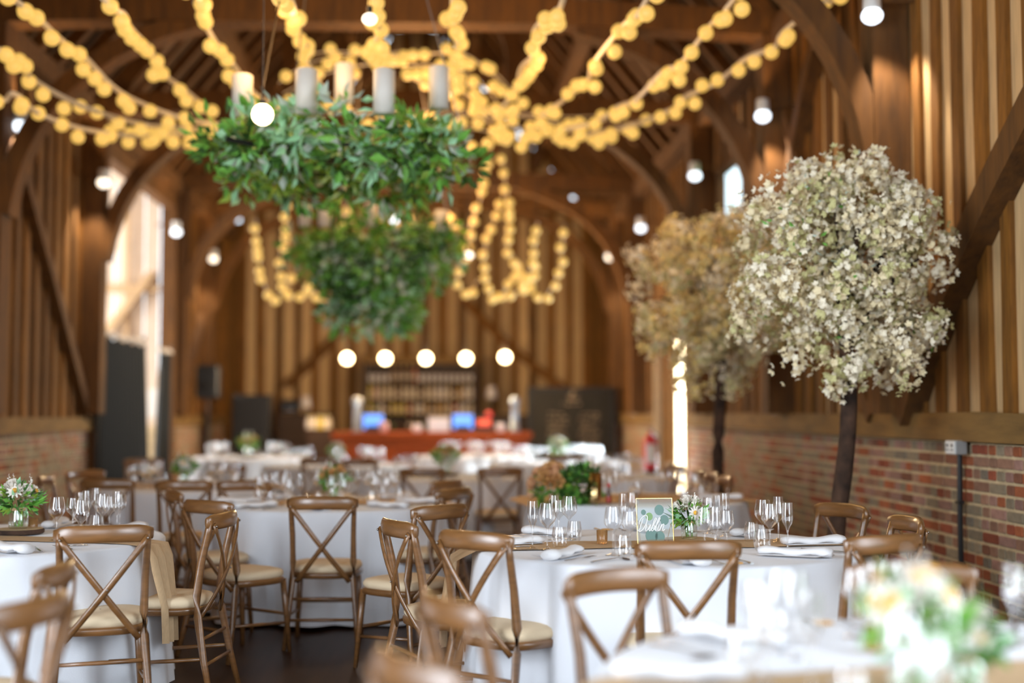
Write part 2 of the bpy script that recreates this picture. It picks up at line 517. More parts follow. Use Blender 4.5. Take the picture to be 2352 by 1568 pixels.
# rear gable (behind the camera): frame of the glazed gable the daylight comes through
mb = MB()
mb.box((XL + 0.3, Y0 + 0.02, 2.5), (0.7, 0.12, 5)); mb.box((XR - 0.2, Y0 + 0.02, 2.5), (0.4, 0.12, 5)); mb.box((XM, Y0 + 0.02, 0.45), (7.5, 0.12, 0.9))
mb.add([(XL, Y0, 5.1), (XR, Y0, 5.1), (XM, Y0, ZRIDGE)], [(0, 1, 2)])
for x in (-2.2, -0.4, 1.4): mb.box((x, Y0 + 0.02, 3), (0.12, 0.12, 4.2))
struct(mb, 'wall_front', 'brown_board')

# ---- posts, braces, trusses
def post(x, y, side, h=ZE):
    mb = MB(); r = random.Random(int(y * 10))
    w_ = 0.26
    vs = []; fs = []
    nn = 6
    z0 = ZP1 if True else 0
    for i in range(nn + 1):
        z = z0 + (h - z0) * i / nn
        k = 1 + 0.28 * (i / nn) ** 3 + r.uniform(-0.04, 0.04)
        for a, b in ((-1, -1), (1, -1), (1, 1), (-1, 1)):
            vs.append((x + a * 0.13 - side * (0.10 * (k - 1)), y + b * w_ / 2 * k, z))
    for i in range(nn):
        for j in range(4):
            a = i * 4 + j; c = i * 4 + (j + 1) % 4
            fs.append((a, c, c + 4, a + 4))
    fs.append((3, 2, 1, 0)); fs.append((nn * 4, nn * 4 + 1, nn * 4 + 2, nn * 4 + 3))
    mb.add(vs, fs)
    return mb
k = 4
for i, y in enumerate(TR):
    for side, X in ((1, XR), (-1, XL)):
        mb = post(X - side * 0.10, y, side)
        # curved arch brace from post to tie beam
        a = Vector((X - side * 0.22, y, 3.2)); c = Vector((X - side * 0.42, y, 4.65)); b = Vector((X - side * 2.0, y, ZE + 0.08))
        struct(mb, 'trim_%d' % k, 'timber')
        mb = MB(); mb.tube(bez(a, c, b, 10), 0.15, 4, flat=(0.75, 1.15), up=(0, 1, 0))
        struct(mb, 'trim_%d' % k, 'timber')
    mb = MB()
    r = random.Random(i)
    pts = [(XL - 0.1 + (XR - XL + 0.2) * t / 6, y, ZE + 0.10 + 0.10 * math.sin(PI * t / 6) + r.uniform(-0.02, 0.02)) for t in range(7)]
    mb.tube(pts, 0.20, 4, flat=(0.85, 1.05), up=(0, 1, 0))
    struct(mb, 'trim_%d' % k, 'timber')
    # collar, queen posts, principal rafters
    mb = MB()
    zc = 6.9
    xh = (XR - XL) / 2 * (1 - (zc - ZE) / (ZRIDGE - ZE))
    mb.beam((XM - xh, y, zc), (XM + xh, y, zc), 0.2, 0.22, up=(0, 0, 1))
    for s in (-1, 1):
        mb.beam((XM + s * 1.35, y, ZE + 0.2), (XM + s * 1.35, y, zc), 0.18, 0.18)
        mb.tube(bez((XM + s * 1.35, y, 5.6), (XM + s * 1.25, y, 6.5), (XM + s * 0.5, y, zc), 6), 0.09, 4, up=(0, 1, 0))
        mb.beam((XM + s * ((XR - XL) / 2 - 0.1), y, ZE), (XM, y, ZRIDGE - 0.25), 0.2, 0.22, up=(0, 1, 0))
    struct(mb, 'trim_%d' % k, 'timber')
    k += 1
mb = MB(); mb.beam((XL, 21.3, 5.12), (XR, 21.3, 5.12), 0.12, 0.14); struct(mb, 'trim_%d' % k, 'timber'); k += 1
# wall plates and purlins
for X, s in ((XR, 1), (XL, -1)):
    mb = MB(); wavy_beam(mb, X + s * 0.12, Y0, Y1, ZE - 0.12, ZE + 0.12, 0.30, s, 21); struct(mb, 'trim_%d' % k, 'timber'); k += 1
    for zf in (0.33, 0.68):
        z = ZE + (ZRIDGE - ZE) * zf; x = XM + s * (XR - XL) / 2 * (1 - zf) - s * 0.14
        mb = MB(); mb.beam((x, Y0, z - 0.1), (x, Y1, z - 0.1), 0.18, 0.2); struct(mb, 'trim_%d' % k, 'timber'); k += 1
# long braces in the plane of the walls
def wall_brace(side, p0, pm, p1, w_=0.2):
    global k
    X = (XR if side > 0 else XL) - side * 0.04
    P = [Vector((X, a, b)) for a, b in bez2(p0, pm, p1)]
    mb = MB(); mb.tube(P, w_ / 2, 4, flat=(1.15, 1.0), up=(1, 0, 0)); struct(mb, 'trim_%d' % k, 'timber'); k += 1
def bez2(p0, p1, p2, n=8):
    return [((1 - t) ** 2 * p0[0] + 2 * t * (1 - t) * p1[0] + t * t * p2[0], (1 - t) ** 2 * p0[1] + 2 * t * (1 - t) * p1[1] + t * t * p2[1]) for t in [i / n for i in range(n + 1)]]
wall_brace(1, (8.75, 1.36), (8.0, 2.3), (6.3, 3.3), 0.24)
wall_brace(1, (9.4, 1.36), (10.0, 1.9), (11.7, 4.2), 0.16)
wall_brace(1, (11.8, 3.0), (11.3, 4.3), (10.2, 4.85), 0.2)
wall_brace(-1, (15.4, 1.36), (13.9, 2.9), (12.2, 4.4), 0.18)
wall_brace(-1, (20.9, 1.36), (22.5, 2.9), (24.3, 4.6), 0.18)

# ---- roof: rafters and boards
root = empty('ceiling', (0, 0, 0)); tag(root, kind='structure')
HWd = (XR - XL) / 2
sl = math.hypot(HWd, ZRIDGE - ZE); ang = math.atan2(ZRIDGE - ZE, HWd)
mbr = MB(); mbr.chamfer((0, 0, 0), (sl + 0.3, 0.10, 0.13), 0.006); rafter = mbr.mesh('rafter', 'timber')
NB = 13
bw = sl / NB
mbr = MB(); mbr.box((0, 0, 0), (bw - 0.015, Y1 - Y0 + 0.3, 0.025)); rb = mbr.mesh('board', 'roofboard')
for s in (-1, 1):
    y = Y0 + 0.3
    while y < Y1:
        put('rafter', rafter, root, (XM + s * HWd / 2, y, (ZE + ZRIDGE) / 2), rot=(0, s * ang, 0)); y += 0.62
    for i in range(NB):
        t = (i + 0.5) / NB
        put('board', rb, root, (XM + s * HWd * (1 - t) + s * 0.09, (Y0 + Y1) / 2, ZE + (ZRIDGE - ZE) * t + 0.09), rot=(0, s * ang, 0))
    mbr = MB(); mbr.box((0, 0, 0), (sl + 0.5, Y1 - Y0 + 0.3, 0.04)); me = mbr.mesh('roof_backing', 'roofback')
    put('roof_backing', me, root, (XM + s * HWd / 2 + s * 0.14, (Y0 + Y1) / 2, (ZE + ZRIDGE) / 2 + 0.14), rot=(0, s * ang, 0))

# ---- porch beyond the left opening
root = empty('wall_porch', (0, 0, 0)); tag(root, kind='structure')
for yy, sg in ((PORCH[1] + 0.25, 1), (PORCH[0] - 0.25, -1)):
    x = -9.0
    while x < XL - 0.3:
        h = 5.2
        put('board', board(h, 0.22, 'porch'), root, (x, yy, 0), rz=PI / 2)
        x += 0.235
mb = MB(); mb.box((-6.8, 18.5, 5.2), (5.2, 5.2, 0.1)); struct(mb, 'ceiling', 'porch')
mb = MB()
mb.tube([(-5.6, PORCH[1] + 0.12, 2.1), (-4.5, PORCH[1] + 0.12, 3.6)], 0.09, 4, up=(0, 1, 0))
mb.beam((-4.9, PORCH[1] + 0.15, 0), (-4.9, PORCH[1] + 0.15, 5.1), 0.07, 0.06)
mb.beam((-9, PORCH[1] + 0.15, 3.35), (-4.4, PORCH[1] + 0.15, 3.35), 0.07, 0.12)
struct(mb, 'trim_60', 'cut')
for y in PORCH:
    mb = MB(); mb.beam((XL - 0.02, y, 0), (XL - 0.02, y, ZE), 0.22, 0.22); struct(mb, 'trim_61', 'timber')
mb = MB(); mb.beam((XL - 0.02, PORCH[0], 4.75), (XL - 0.02, PORCH[1], 4.75), 0.2, 0.3); struct(mb, 'trim_62', 'timber')
# curved brace seen against the bright porch
P3 = [onx(232, 590, XL + 0.0), onx(300, 430, XL + 0.0), onx(352, 372, XL + 0.0)]
mb = MB(); mb.tube(bez(*P3, 8), 0.09, 4, up=(1, 0, 0)); struct(mb, 'trim_63', 'timber')

# ---- windows of the right wall
for i, (ya, yb, za, zb) in enumerate(WIN):
    wn = empty('window_%d' % (i + 1), (XR + 0.06, (ya + yb) / 2, za)); tag(wn, kind='structure')
    W_, H_ = yb - ya, zb - za
    mb = MB()
    for yy in (-W_ / 2, W_ / 2): mb.box((0, yy, H_ / 2), (0.08, 0.07, H_))
    for zz in (0, H_): mb.box((0, 0, zz), (0.08, W_, 0.07))
    mb.build('window_frame', 'timber', wn)
    mb = MB(); mb.box((0.01, 0, H_ / 2), (0.008, W_ - 0.06, H_ - 0.06)); mb.build('pane', 'acrylic', wn)
# ---- right door: frame, leaf, glass
dn = empty('door_1', (XR, RDOOR[0], 0)); tag(dn, kind='structure')
mb = MB()
mb.box((0.05, 0.05, 1.25), (0.2, 0.1, 2.5)); mb.box((0.05, 2.40, 1.25), (0.2, 0.1, 2.5)); mb.box((0.05, 1.22, 2.52), (0.2, 2.45, 0.12)); mb.box((0.05, 0.84, 1.25), (0.14, 0.12, 2.5))
mb.build('door_frame', 'cut', dn)
mb = MB(); mb.box((0.06, 1.6, 1.22), (0.05, 1.45, 2.4)); mb.box((0.02, 1.2, 1.22), (0.03, 0.09, 2.4)); mb.box((0.02, 2.0, 1.22), (0.03, 0.09, 2.4)); mb.build('door_leaf', 'stud', dn)
mb = MB(); mb.box((0.06, 0.45, 1.22), (0.008, 0.7, 2.4)); mb.build('pane', 'acrylic', dn)
# shrubs beyond the door

# ================================================================ TABLES
TH = 0.75
def fold(th, seed, amp):
    return amp * (math.sin(th * 9 + seed) + 0.6 * math.sin(th * 15 + 2.3 * seed) + 0.45 * math.sin(th * 23 + seed * 1.7)) / 2.05
def tablecloth(cx, cy, r, label, seed=1, grp='white cloths on the round tables', hem=0.012, fm=1.0):
    o = empty('x'); bpy.data.objects.remove(o)
    n = 144
    vs = [(0, 0, TH)]; fs = []
    rings = [(r * 0.5, TH, 0, 0), (r - 0.03, TH, 0, 0), (r - 0.006, TH - 0.002, 0, 0), (r + 0.004, TH - 0.012, 0.001, 0), (r + 0.008, TH - 0.06, 0.006, 0), (r + 0.014, 0.60, 0.014, 0), (r + 0.025, 0.42, 0.024, 0), (r + 0.04, 0.22, 0.034, 0), (r + 0.055, hem, 0.045, 0)]
    for rr, z, amp, q in rings:
        for k in range(n):
            th = 2 * PI * k / n
            f = rr + fold(th, seed, amp * fm)
            zz = z + (0.012 * math.sin(th * 5 + seed) + 0.012 if z < 0.1 else 0)
            vs.append((f * math.cos(th), f * math.sin(th), zz))
    for k in range(n): fs.append((0, 1 + k, 1 + (k + 1) % n))
    for i in range(len(rings) - 1):
        for k in range(n):
            a = 1 + i * n + k; b = 1 + i * n + (k + 1) % n
            fs.append((a, a + n, b + n, b))
    mb = MB(); mb.add(vs, fs)
    o = mb.build('tablecloth', 'cloth', None, True, (cx, cy, 0))
    return tag(o, label, 'tablecloth', grp)
#        key: x, y, radius, short name
T = {
 'dublin': (1.08, 6.14, 0.915, 'the Dublin table'),
 'front': (1.30, 3.02, 0.915, 'the nearest table'),
 'left': (-2.32, 6.64, 0.915, 'the left table'),
 'mid': (-0.77, 9.17, 0.82, 'the middle table'),
 'farleft': (-2.20, 11.3, 0.78, 'the tan-lit table by the left wall'),
 'centre': (0.08, 13.0, 0.86, 'the table before the bar'),
 'rose': (1.47, 9.45, 0.80, 'the table with the apricot roses'),
 'right': (1.74, 12.9, 0.66, 'the table behind the apricot roses'),
 'backleft': (-1.25, 15.9, 0.90, 'the far table left of the bar'),
 'backright': (1.55, 16.6, 0.90, 'the far table before the chalkboard'),
 'barleft': (-2.75, 18.8, 0.90, 'the farthest table by the black fridge'),
 'barright': (0.55, 19.2, 0.85, 'the farthest table right before the bar counter'),
}
CL = {
 'dublin': 'white tablecloth of the table carrying the Dublin sign, peach runner across it',
 'front': 'blurred white tablecloth nearest the camera, under the yellow-centred daisies',
 'left': 'white tablecloth at the left edge, peach runner hanging down its right side',
 'mid': 'long pleated cream-grey cloth of the middle table, behind a single dark chair',
 'farleft': 'tan-looking tablecloth near the left brick wall and black curtain',
 'centre': 'tablecloth right of centre, two cross-back chairs standing before it',
 'rose': 'tablecloth under the apricot rose arrangement and brass vase',
 'right': 'tablecloth between the apricot roses and the fire extinguisher',
 'backleft': 'distant white tablecloth left of the mahogany bar front',
 'backright': 'distant bright white tablecloth before the black chalkboard',
 'barleft': 'distant tablecloth before the black fridge at the back',
 'barright': 'distant white tablecloth directly before the mahogany bar counter',
}
for i, (kx, (x, y, r, nm)) in enumerate(T.items()):
    tablecloth(x, y, r, CL[kx], 1.3 + i * 0.77, fm=1.5 if kx in ('dublin', 'front', 'left') else 2.3)

# runners of peach gauze over the tables
def runner(x, y, r, ang_, w_, drop, label, seed):
    n = 24; mb = MB(); rr = random.Random(seed)
    L = r + drop
    pts = []
    for i in range(-n, n + 1):
        s = i / n * L
        if abs(s) <= r: pts.append((s, 0.0, TH + 0.004))
        else:
            e = abs(s) - r; sg = 1 if s > 0 else -1
            pts.append((sg * (r + 0.055 + 0.05 * min(1, e / 0.3)), 0.0, TH + 0.002 - e))
    vs = []; fs = []; m = 8
    for i, p in enumerate(pts):
        e = max(0, TH - p[2])
        nar = 1 - 0.45 * min(1, e / 0.3)
        for j in range(m + 1):
            t = j / m - 0.5
            wv = 0.018 * math.sin(j * 2.1 + seed) * min(1, e / 0.1 + 0.06)
            sg = 1 if p[0] > 0 else -1
            vs.append((p[0] + sg * (wv + 0.02 * (1 if e > 0.01 else 0)) - (0.0 if e > 0 else 0), t * w_ * nar + 0.02 * math.sin(i * 0.3 + seed), p[2] + (0.003 * abs(math.sin(j * 1.7 + i * .4)) if e < 0.01 else 0)))
    for i in range(len(pts) - 1):
        for j in range(m):
            a = i * (m + 1) + j
            fs.append((a, a + 1, a + m + 2, a + m + 1))
    mb.add(vs, fs)
    o = mb.build('table_runner', 'runner', None, True, (x, y, 0)); o.rotation_euler = (0, 0, ang_)
    return tag(o, label, 'table runner')
runner(T['dublin'][0], T['dublin'][1], 0.93, R(4), 0.34, 0.45, 'peach gauze runner across the table with the Dublin sign', 2)
runner(T['left'][0], T['left'][1], 0.93, R(-14), 0.24, 0.48, 'peach gauze runner falling over the right edge of the left table', 5)
runner(T['mid'][0], T['mid'][1], 0.83, R(8), 0.5, 0.02, 'tan gauze runner on the middle table beneath the glasses', 3)
runner(T['rose'][0], T['rose'][1], 0.81, R(8), 0.9, 0.02, 'tan gauze runner under the apricot roses and brass vase', 4)
runner(T['front'][0], T['front'][1], 0.92, R(10), 0.34, 0.03, 'blurred peach gauze runner on the table nearest the camera', 7)
runner(T['farleft'][0], T['farleft'][1], 0.79, R(8), 0.5, 0.02, 'tan gauze runner on the table by the left brick wall', 8)

# ================================================================ CHAIRS
def make_chair():
    t = empty('dining_chair')
    # cushion
    mb = MB(); n = 28
    def se(a, wx, wy, e=0.62):
        c, s = math.cos(a), math.sin(a)
        x = wx * abs(c) ** e * (1 if c > 0 else -1); y = wy * abs(s) ** e * (1 if s > 0 else -1)
        return x * (1 + 0.10 * y / wy), y
    prof = [(0.94, 0.435), (1.0, 0.450), (1.0, 0.466), (0.95, 0.480), (0.80, 0.488), (0.4, 0.492), (0.02, 0.493)]
    vs = []; fs = []
    for k_, z in prof:
        for i in range(n):
            x, y = se(2 * PI * i / n, 0.205 * k_, 0.200 * k_); vs.append((x, y + 0.01, z))
    for j in range(len(prof) - 1):
        for i in range(n):
            a = j * n + i; b = j * n + (i + 1) % n; fs.append((a, b, b + n, a + n))
    fs.append(tuple(reversed(range(n))))
    mb.add(vs, fs); mb.build('seat_cushion', 'cushion', t, True)
    # seat frame
    mb = MB(); vs = []; fs = []
    prof = [(0.90, 0.40), (0.985, 0.405), (1.0, 0.425), (0.985, 0.437), (0.7, 0.437)]
    for k_, z in prof:
        for i in range(n):
            x, y = se(2 * PI * i / n, 0.21 * k_, 0.205 * k_); vs.append((x, y + 0.01, z))
    for j in range(len(prof) - 1):
        for i in range(n):
            a = j * n + i; b = j * n + (i + 1) % n; fs.append((a, b, b + n, a + n))
    fs.append(tuple(reversed(range(n))))
    mb.add(vs, fs); mb.build('seat_frame', 'chair', t, True)
    for s in (-1, 1):
        mb = MB()
        P = [(s * .215, -.275, 0), (s * .198, -.232, .18), (s * .183, -.192, .40), (s * .178, -.185, .50), (s * .179, -.205, .66), (s * .184, -.237, .80), (s * .187, -.252, .865)]
        mb.tube(P, [.013, .0165, .0195, .0195, .018, .0165, .014], 8, flat=(0.95, 1.1)); mb.build('back_leg', 'chair', t, True)
        mb = MB(); mb.tube([(s * .175, .17, .425), (s * .186, .185, .25), (s * .200, .205, 0)], [.0185, .0175, .0125], 8); mb.build('front_leg', 'chair', t, True)
    # crest rail: bent, thick, wrapped over the posts
    mb = MB()
    P = []
    for i in range(15):
        u = -1 + 2 * i / 14
        P.append((u * 0.207, -0.292 + 0.055 * u * u, 0.852 + 0.006 * (1 - u * u)))
    rr = [1.0 * (0.62 if i in (0, 14) else 0.9 if i in (1, 13) else 1) for i in range(15)]
    mb.tube(P, [0.040 * q for q in rr], 12, flat=(0.40, 1.0)); mb.build('crest_rail', 'chair', t, True)
    # crossed bent strips
    for s in (-1, 1):
        mb = MB(); P = []
        for i in range(13):
            u = i / 12
            x = s * (0.188 - 0.345 * u); z = 0.842 - 0.455 * u
            y = -0.272 - 0.030 * math.sin(PI * min(1, u * 1.0)) * (1 if s > 0 else 0.70) + 0.075 * u ** 1.6
            P.append((x, y, z))
        mb.tube(P, 0.0165, 6, flat=(1.0, 0.36), up=(0, 1, 0)); mb.build('cross_strip', 'chair', t, True)
        mb = MB(); mb.ball((s * 0.184, -0.282, 0.835), 0.006, 8, 4); mb.build('bolt', 'bolt', t, True)
    mb = MB(); mb.ball((0.015, -0.291, 0.615), 0.005, 8, 4); mb.build('bolt', 'bolt', t, True)
    # stretchers
    for a, b in (((-.196, -.226, .20), (-.192, .195, .17)), ((.196, -.226, .20), (.192, .195, .17)), ((-.190, -.212, .29), (.190, -.212, .29)), ((-.20, -.235, .17), (.20, -.235, .17)), ((-.192, .192, .22), (.192, .192, .22))):
        mb = MB(); mb.tube([a, ((a[0] + b[0]) / 2, (a[1] + b[1]) / 2, (a[2] + b[2]) / 2), b], [.0085, .0105, .0085], 6); mb.build('stretcher', 'chair', t, True)
    return t
proto = make_chair(); index_kids()
used = [False]
def chair(px, ytop, d, fx, fy, label, zt=0.895):
    """crest of the back at a place Y = d metres away; fx,fy = the way the sitter looks"""
    L = math.hypot(fx, fy); fx /= L; fy /= L
    p = at(px, ytop, d)
    x, y = p.x + 0.27 * fx, d + 0.27 * fy
    o = proto if not used[0] else copy_tree(proto)
    used[0] = True
    o.location = (x, y, 0); o.rotation_euler = (0, 0, math.atan2(-fx, fy))
    tag(o, label, 'chair', 'cross-back dining chairs')
    return o
def dz(ytop): return FPX * 0.485 / (ytop - 950)
CH = [
 (240, 1200, 5.72, -0.30, 1, 'cross-back oak chair seen square from behind, against the left table cloth'),
 (520, 1175, 6.50, -1, 0.15, 'cross-back oak chair in profile at the right side of the left table, crest lit'),
 (140, 1288, 4.35, -1, -0.04, 'cross-back chair partly hidden at lower left, its pale crest end-on'),
 (86, 1362, 3.52, -0.98, 0.22, 'blurred cross-back chair cut by the bottom left corner'),
 (740, 1137, 7.62, 0.02, 1, 'dark cross-back chair facing the middle table alone in the aisle'),
 (470, 1145, 7.35, 0.62, 0.75, 'brown cross-back chair at the left of the middle table, chrome-lit post'),
 (422, 1100, 9.5, -0.05, 1, 'dark cross-back chair before the tan-lit table, behind the profile chair'),
 (395, 1122, 8.3, 0.9, 0.35, 'dark chair seen edge-on between the left and middle tables'),
 (565, 1105, 9.5, -0.30, 1, 'dark chair whose crest shows just left of the middle table napkins'),
 (245, 1099, 9.75, 0.05, 1, 'very dark chair whose crest shows above the left table glasses'),
 (192, 1078, 11.3, 0.8, -0.55, 'dark chair before the left brick wall, top of crest catching light'),
 (100, 1090, 10.3, 1, 0.05, 'dark chair seen end-on against the left brick wall, beside the flower jar'),
 (330, 1048, 14.2, 0.2, -1, 'distant chair crest at the foot of the black curtain'),
 (523, 1062, 12.6, -0.3, -1, 'distant chair on the far side of the tan-lit table'),
 (730, 1048, 14.4, 0.1, 1, 'distant cross-back chair in front of the far table left of the bar'),
 (830, 1062, 14.0, -0.3, 1, 'distant chair crest low between the middle table and the bar'),
 (970, 1077, 11.55, 0.1, 1, 'cross-back chair left of the pair facing the table before the bar'),
 (1150, 1075, 11.65, -0.05, 1, 'cross-back chair right of the pair facing the table before the bar'),
 (1034, 1106, 9.45, -0.8, 0.55, 'dark chair at the right side of the middle table, farther of three'),
 (1050, 1131, 8.45, -0.8, 0.55, 'tan-lit chair at the right side of the middle table, middle of three'),
 (1018, 1168, 6.9, -0.7, 0.72, 'weathered cross-back chair nearest of three at the right of the middle table'),
 (905, 1205, 5.95, 1, 0.42, 'pale oak chair seen nearly edge-on left of the Dublin table, with round bolt'),
 (1082, 1225, 5.35, 0.70, 0.72, 'pale oak chair with white seat drawn up left of the Dublin table'),
 (1583, 1246, 4.92, 0.0, 1, 'oak chair whose wide crest hides the foot of the Dublin sign'),
 (1405, 1318, 4.02, 0.62, -1, 'blurred oak chair between the Dublin table and the nearest table'),
 (1022, 1385, 3.45, 1, 0.42, 'blurred chair at the left of the nearest table, silvered crest'),
 (940, 1515, 2.62, 0.95, 0.5, 'very blurred crest cut by the bottom edge of the picture'),
 (2040, 1238, 5.10, -0.42, 0.9, 'pale pink-lit oak chair at the right of the Dublin table'),
 (1940, 1166, 6.85, -0.95, -0.42, 'brown chair on the far right side of the Dublin table, before the thick trunk'),
 (2092, 1200, 6.0, -1, 0.0, 'brown chair by the brick wall under the socket post'),
 (2090, 1305, 4.15, -0.15, -1, 'dark blurred chair crest behind the daisies'),
 (1540, 1080, 12.9, -1, 0.05, 'dark chair in the row by the bright doorway, nearest the door frame'),
 (1562, 1082, 12.1, -1, 0.05, 'dark chair in the row by the bright doorway, second from the door frame'),
 (1608, 1095, 11.2, -1, 0.05, 'brown chair in the row by the brick wall, left of the thin trunk'),
 (1640, 1098, 10.6, -1, 0.0, 'brown chair in the row by the brick wall, at the thin trunk'),
 (1670, 1108, 9.9, -1, 0.0, 'lone brown chair right of the thin trunk, facing the rose table'),
 (1300, 1050, 15.3, 0.1, 1, 'distant dark chair crest just above the apricot roses'),
 (1440, 1050, 15.8, -1, 0.3, 'distant dark chair crest left of the fire extinguisher'),
]
for c in CH: chair(*c)

# ================================================================ TABLEWARE
def lathe_mesh(prof, m, n=18, name='g'):
    b = MB(); b.lathe(prof, n=n); return b.mesh(name, m, True)
def wine_prof(h, rb, rt, hb, rf):
    # foot, stem, bowl (outside)
    P = [(0.001, 0.0), (rf, 0.0), (rf, 0.002), (rf * 0.5, 0.006), (0.005, 0.014), (0.0038, 0.03), (0.0036, h - hb - 0.012), (0.006, h - hb), ]
    for i in range(1, 9):
        t = i / 8
        r = rb * math.sin(min(1, t / 0.42) * PI / 2) if t < 0.42 else rb + (rt - rb) * ((t - 0.42) / 0.58) ** 1.6
        P.append((max(r, 0.006), h - hb + hb * t))
    return P
big = lathe_mesh(wine_prof(0.215, 0.041, 0.031, 0.115, 0.037), 'glass')
small = lathe_mesh(wine_prof(0.190, 0.036, 0.029, 0.095, 0.034), 'glass')
flute = lathe_mesh(wine_prof(0.222, 0.0255, 0.0235, 0.125, 0.031), 'glass')
tumb = lathe_mesh([(0.001, 0.002), (0.024, 0.0), (0.031, 0.008), (0.0385, 0.035), (0.037, 0.062), (0.0305, 0.10)], 'glass')
lite = [lathe_mesh(wine_prof(h, a, b, c, d), 'glass', 10) for h, a, b, c, d in ((0.215, 0.041, 0.031, 0.115, 0.037), (0.190, 0.036, 0.029, 0.095, 0.034), (0.222, 0.0255, 0.0235, 0.125, 0.031))]
tlite = lathe_mesh([(0.001, 0.002), (0.024, 0.0), (0.031, 0.008), (0.0385, 0.035), (0.037, 0.062), (0.0305, 0.10)], 'glass', 10)
KINDS = {'w': (big, 'wine_glass'), 's': (small, 'wine_glass'), 'f': (flute, 'champagne_flute'), 't': (tumb, 'glass_tumbler')}
def gl(kind, x, y, label, group):
    me, nm = KINDS[kind]
    o = put(nm, me, None, (x, y, TH + 0.003))
    o.rotation_euler = (0, 0, rnd.uniform(0, 6))
    return tag(o, label, 'glass', group)
def flat_poly(pts, z0, z1):
    b = MB(); n = len(pts)
    b.add([(x, y, z0) for x, y in pts] + [(x, y, z1) for x, y in pts], [tuple(reversed(range(n))), tuple(range(n, 2 * n))] + [(i, (i + 1) % n, n + (i + 1) % n, n + i) for i in range(n)])
    return b
# fork along +y, handle at -y
b = MB()
for i in range(4):
    x = -0.0095 + i * 0.0063; b.box((x, 0.078, 0.006), (0.003, 0.045, 0.0015))
b.box((0, 0.046, 0.0045), (0.023, 0.022, 0.0018)); b.tube([(0, 0.037, 0.004), (0, 0.0, 0.006), (0, -0.06, 0.003), (0, -0.10, 0.003)], [0.004, 0.0032, 0.006, 0.007], 6, flat=(1, 0.3)); fork = b.mesh('fork', 'metal')
b = MB(); b.tube([(0, 0.11, 0.004), (0.003, 0.06, 0.004), (0, 0.005, 0.004)], [0.002, 0.010, 0.009], 6, flat=(1, 0.12)); b.tube([(0, 0.005, 0.005), (0, -0.05, 0.005), (0, -0.11, 0.004)], [0.005, 0.0075, 0.009], 6, flat=(1, 0.5)); knife = b.mesh('knife', 'metal')
# napkin folded to a loose roll
b = MB(); r = random.Random(2)
P = [(0, -0.16 + 0.32 * i / 10, 0.020 + 0.004 * math.sin(i)) for i in range(11)]
b.tube(P, [0.026 + 0.004 * math.sin(i * 1.7) + (0.010 if i > 8 else 0) for i in range(11)], 10, flat=(1.25, 0.62))
b.add([(-0.05, -0.15, 0.006), (0.06, -0.16, 0.004), (0.07, 0.10, 0.004), (-0.045, 0.12, 0.006), (0.09, 0.16, 0.02)], [(0, 1, 2, 3), (3, 2, 4)])
napk = b.mesh('napkin', 'napkin', True)
# dried orange slice
b = MB(); b.lathe([(0.001, 0.003), (0.012, 0.004), (0.028, 0.003), (0.032, 0.005), (0.033, 0.002), (0.032, 0.0), (0.001, 0.0)], n=14); slic = b.mesh('orange_slice', 'orange')
# leaf/place decoration
leafm = flat_poly([(0, -0.04), (0.012, -0.015), (0.013, 0.01), (0, 0.045), (-0.012, 0.012), (-0.012, -0.012)], 0.001, 0.004).mesh('dried_leaf', 'bark')
def item(name, me, x, y, rz, label, cat, grp, z=TH + 0.004):
    o = put(name, me, None, (x, y, z), rz); return tag(o, label, cat, grp)
def place_settings(key, n, a0, skip=(), glasses=True, lite_=False, cut=True):
    cx, cy, r, nm = T[key]
    for i in range(8):
        if i in skip: continue
        a = a0 + 2 * PI * i / 8
        side_ = ['right', 'far right', 'far', 'far left', 'left', 'near left', 'near', 'near right'][i]
        loc_ = ', ' + side_ + ' setting, ' + nm.replace('the ', '', 1)
        ux, uy = math.cos(a), math.sin(a); tx, ty = -uy, ux
        def p(rr, tt): return cx + ux * rr + tx * tt, cy + uy * rr + ty * tt
        rz = a + PI / 2
        if glasses:
            base = r - 0.38
            for kk, (dr, dt) in zip('wsft', ((0, -0.02), (0.04, 0.065), (-0.075, 0.05), (0.045, -0.10))):
                x, y = p(base + dr + rnd.uniform(-.01, .01), dt + rnd.uniform(-.01, .01))
                o = gl(kk, x, y, {'w': 'clear large wine glass', 's': 'clear small wine glass', 'f': 'clear champagne flute', 't': 'clear stemless tumbler'}[kk] + loc_, {'w': 'large wine glasses', 's': 'small wine glasses', 'f': 'champagne flutes', 't': 'tumblers'}[kk] + ' on ' + nm)
                if lite_: o.data = {'w': lite[0], 's': lite[1], 'f': lite[2], 't': tlite}[kk]
        if cut:
            x, y = p(r - 0.20, -0.11); item('napkin', napk, x, y, a - PI / 2 + rnd.uniform(-.3, .3), 'rolled white napkin' + loc_, 'napkin', 'napkins on ' + nm)
            if not lite_:
                x, y = p(r - 0.16, 0.0); item('fork', fork, x, y, rz + rnd.uniform(-.2, .2), 'steel fork' + loc_, 'fork', 'forks on ' + nm)
                x, y = p(r - 0.17, 0.12); item('knife', knife, x, y, rz + rnd.uniform(-.3, .3), 'steel knife' + loc_, 'knife', 'knives on ' + nm)
                if i % 2 == 0:
                    x, y = p(r - 0.11, 0.07); item('orange_slice', slic, x, y, 0, 'dried orange slice' + loc_, 'decoration', 'orange slices on ' + nm)
                else:
                    x, y = p(r - 0.26, 0.17); item('dried_leaf', leafm, x, y, rnd.uniform(0, 6), 'small dark dried leaf' + loc_, 'leaf', 'dried leaves on ' + nm)
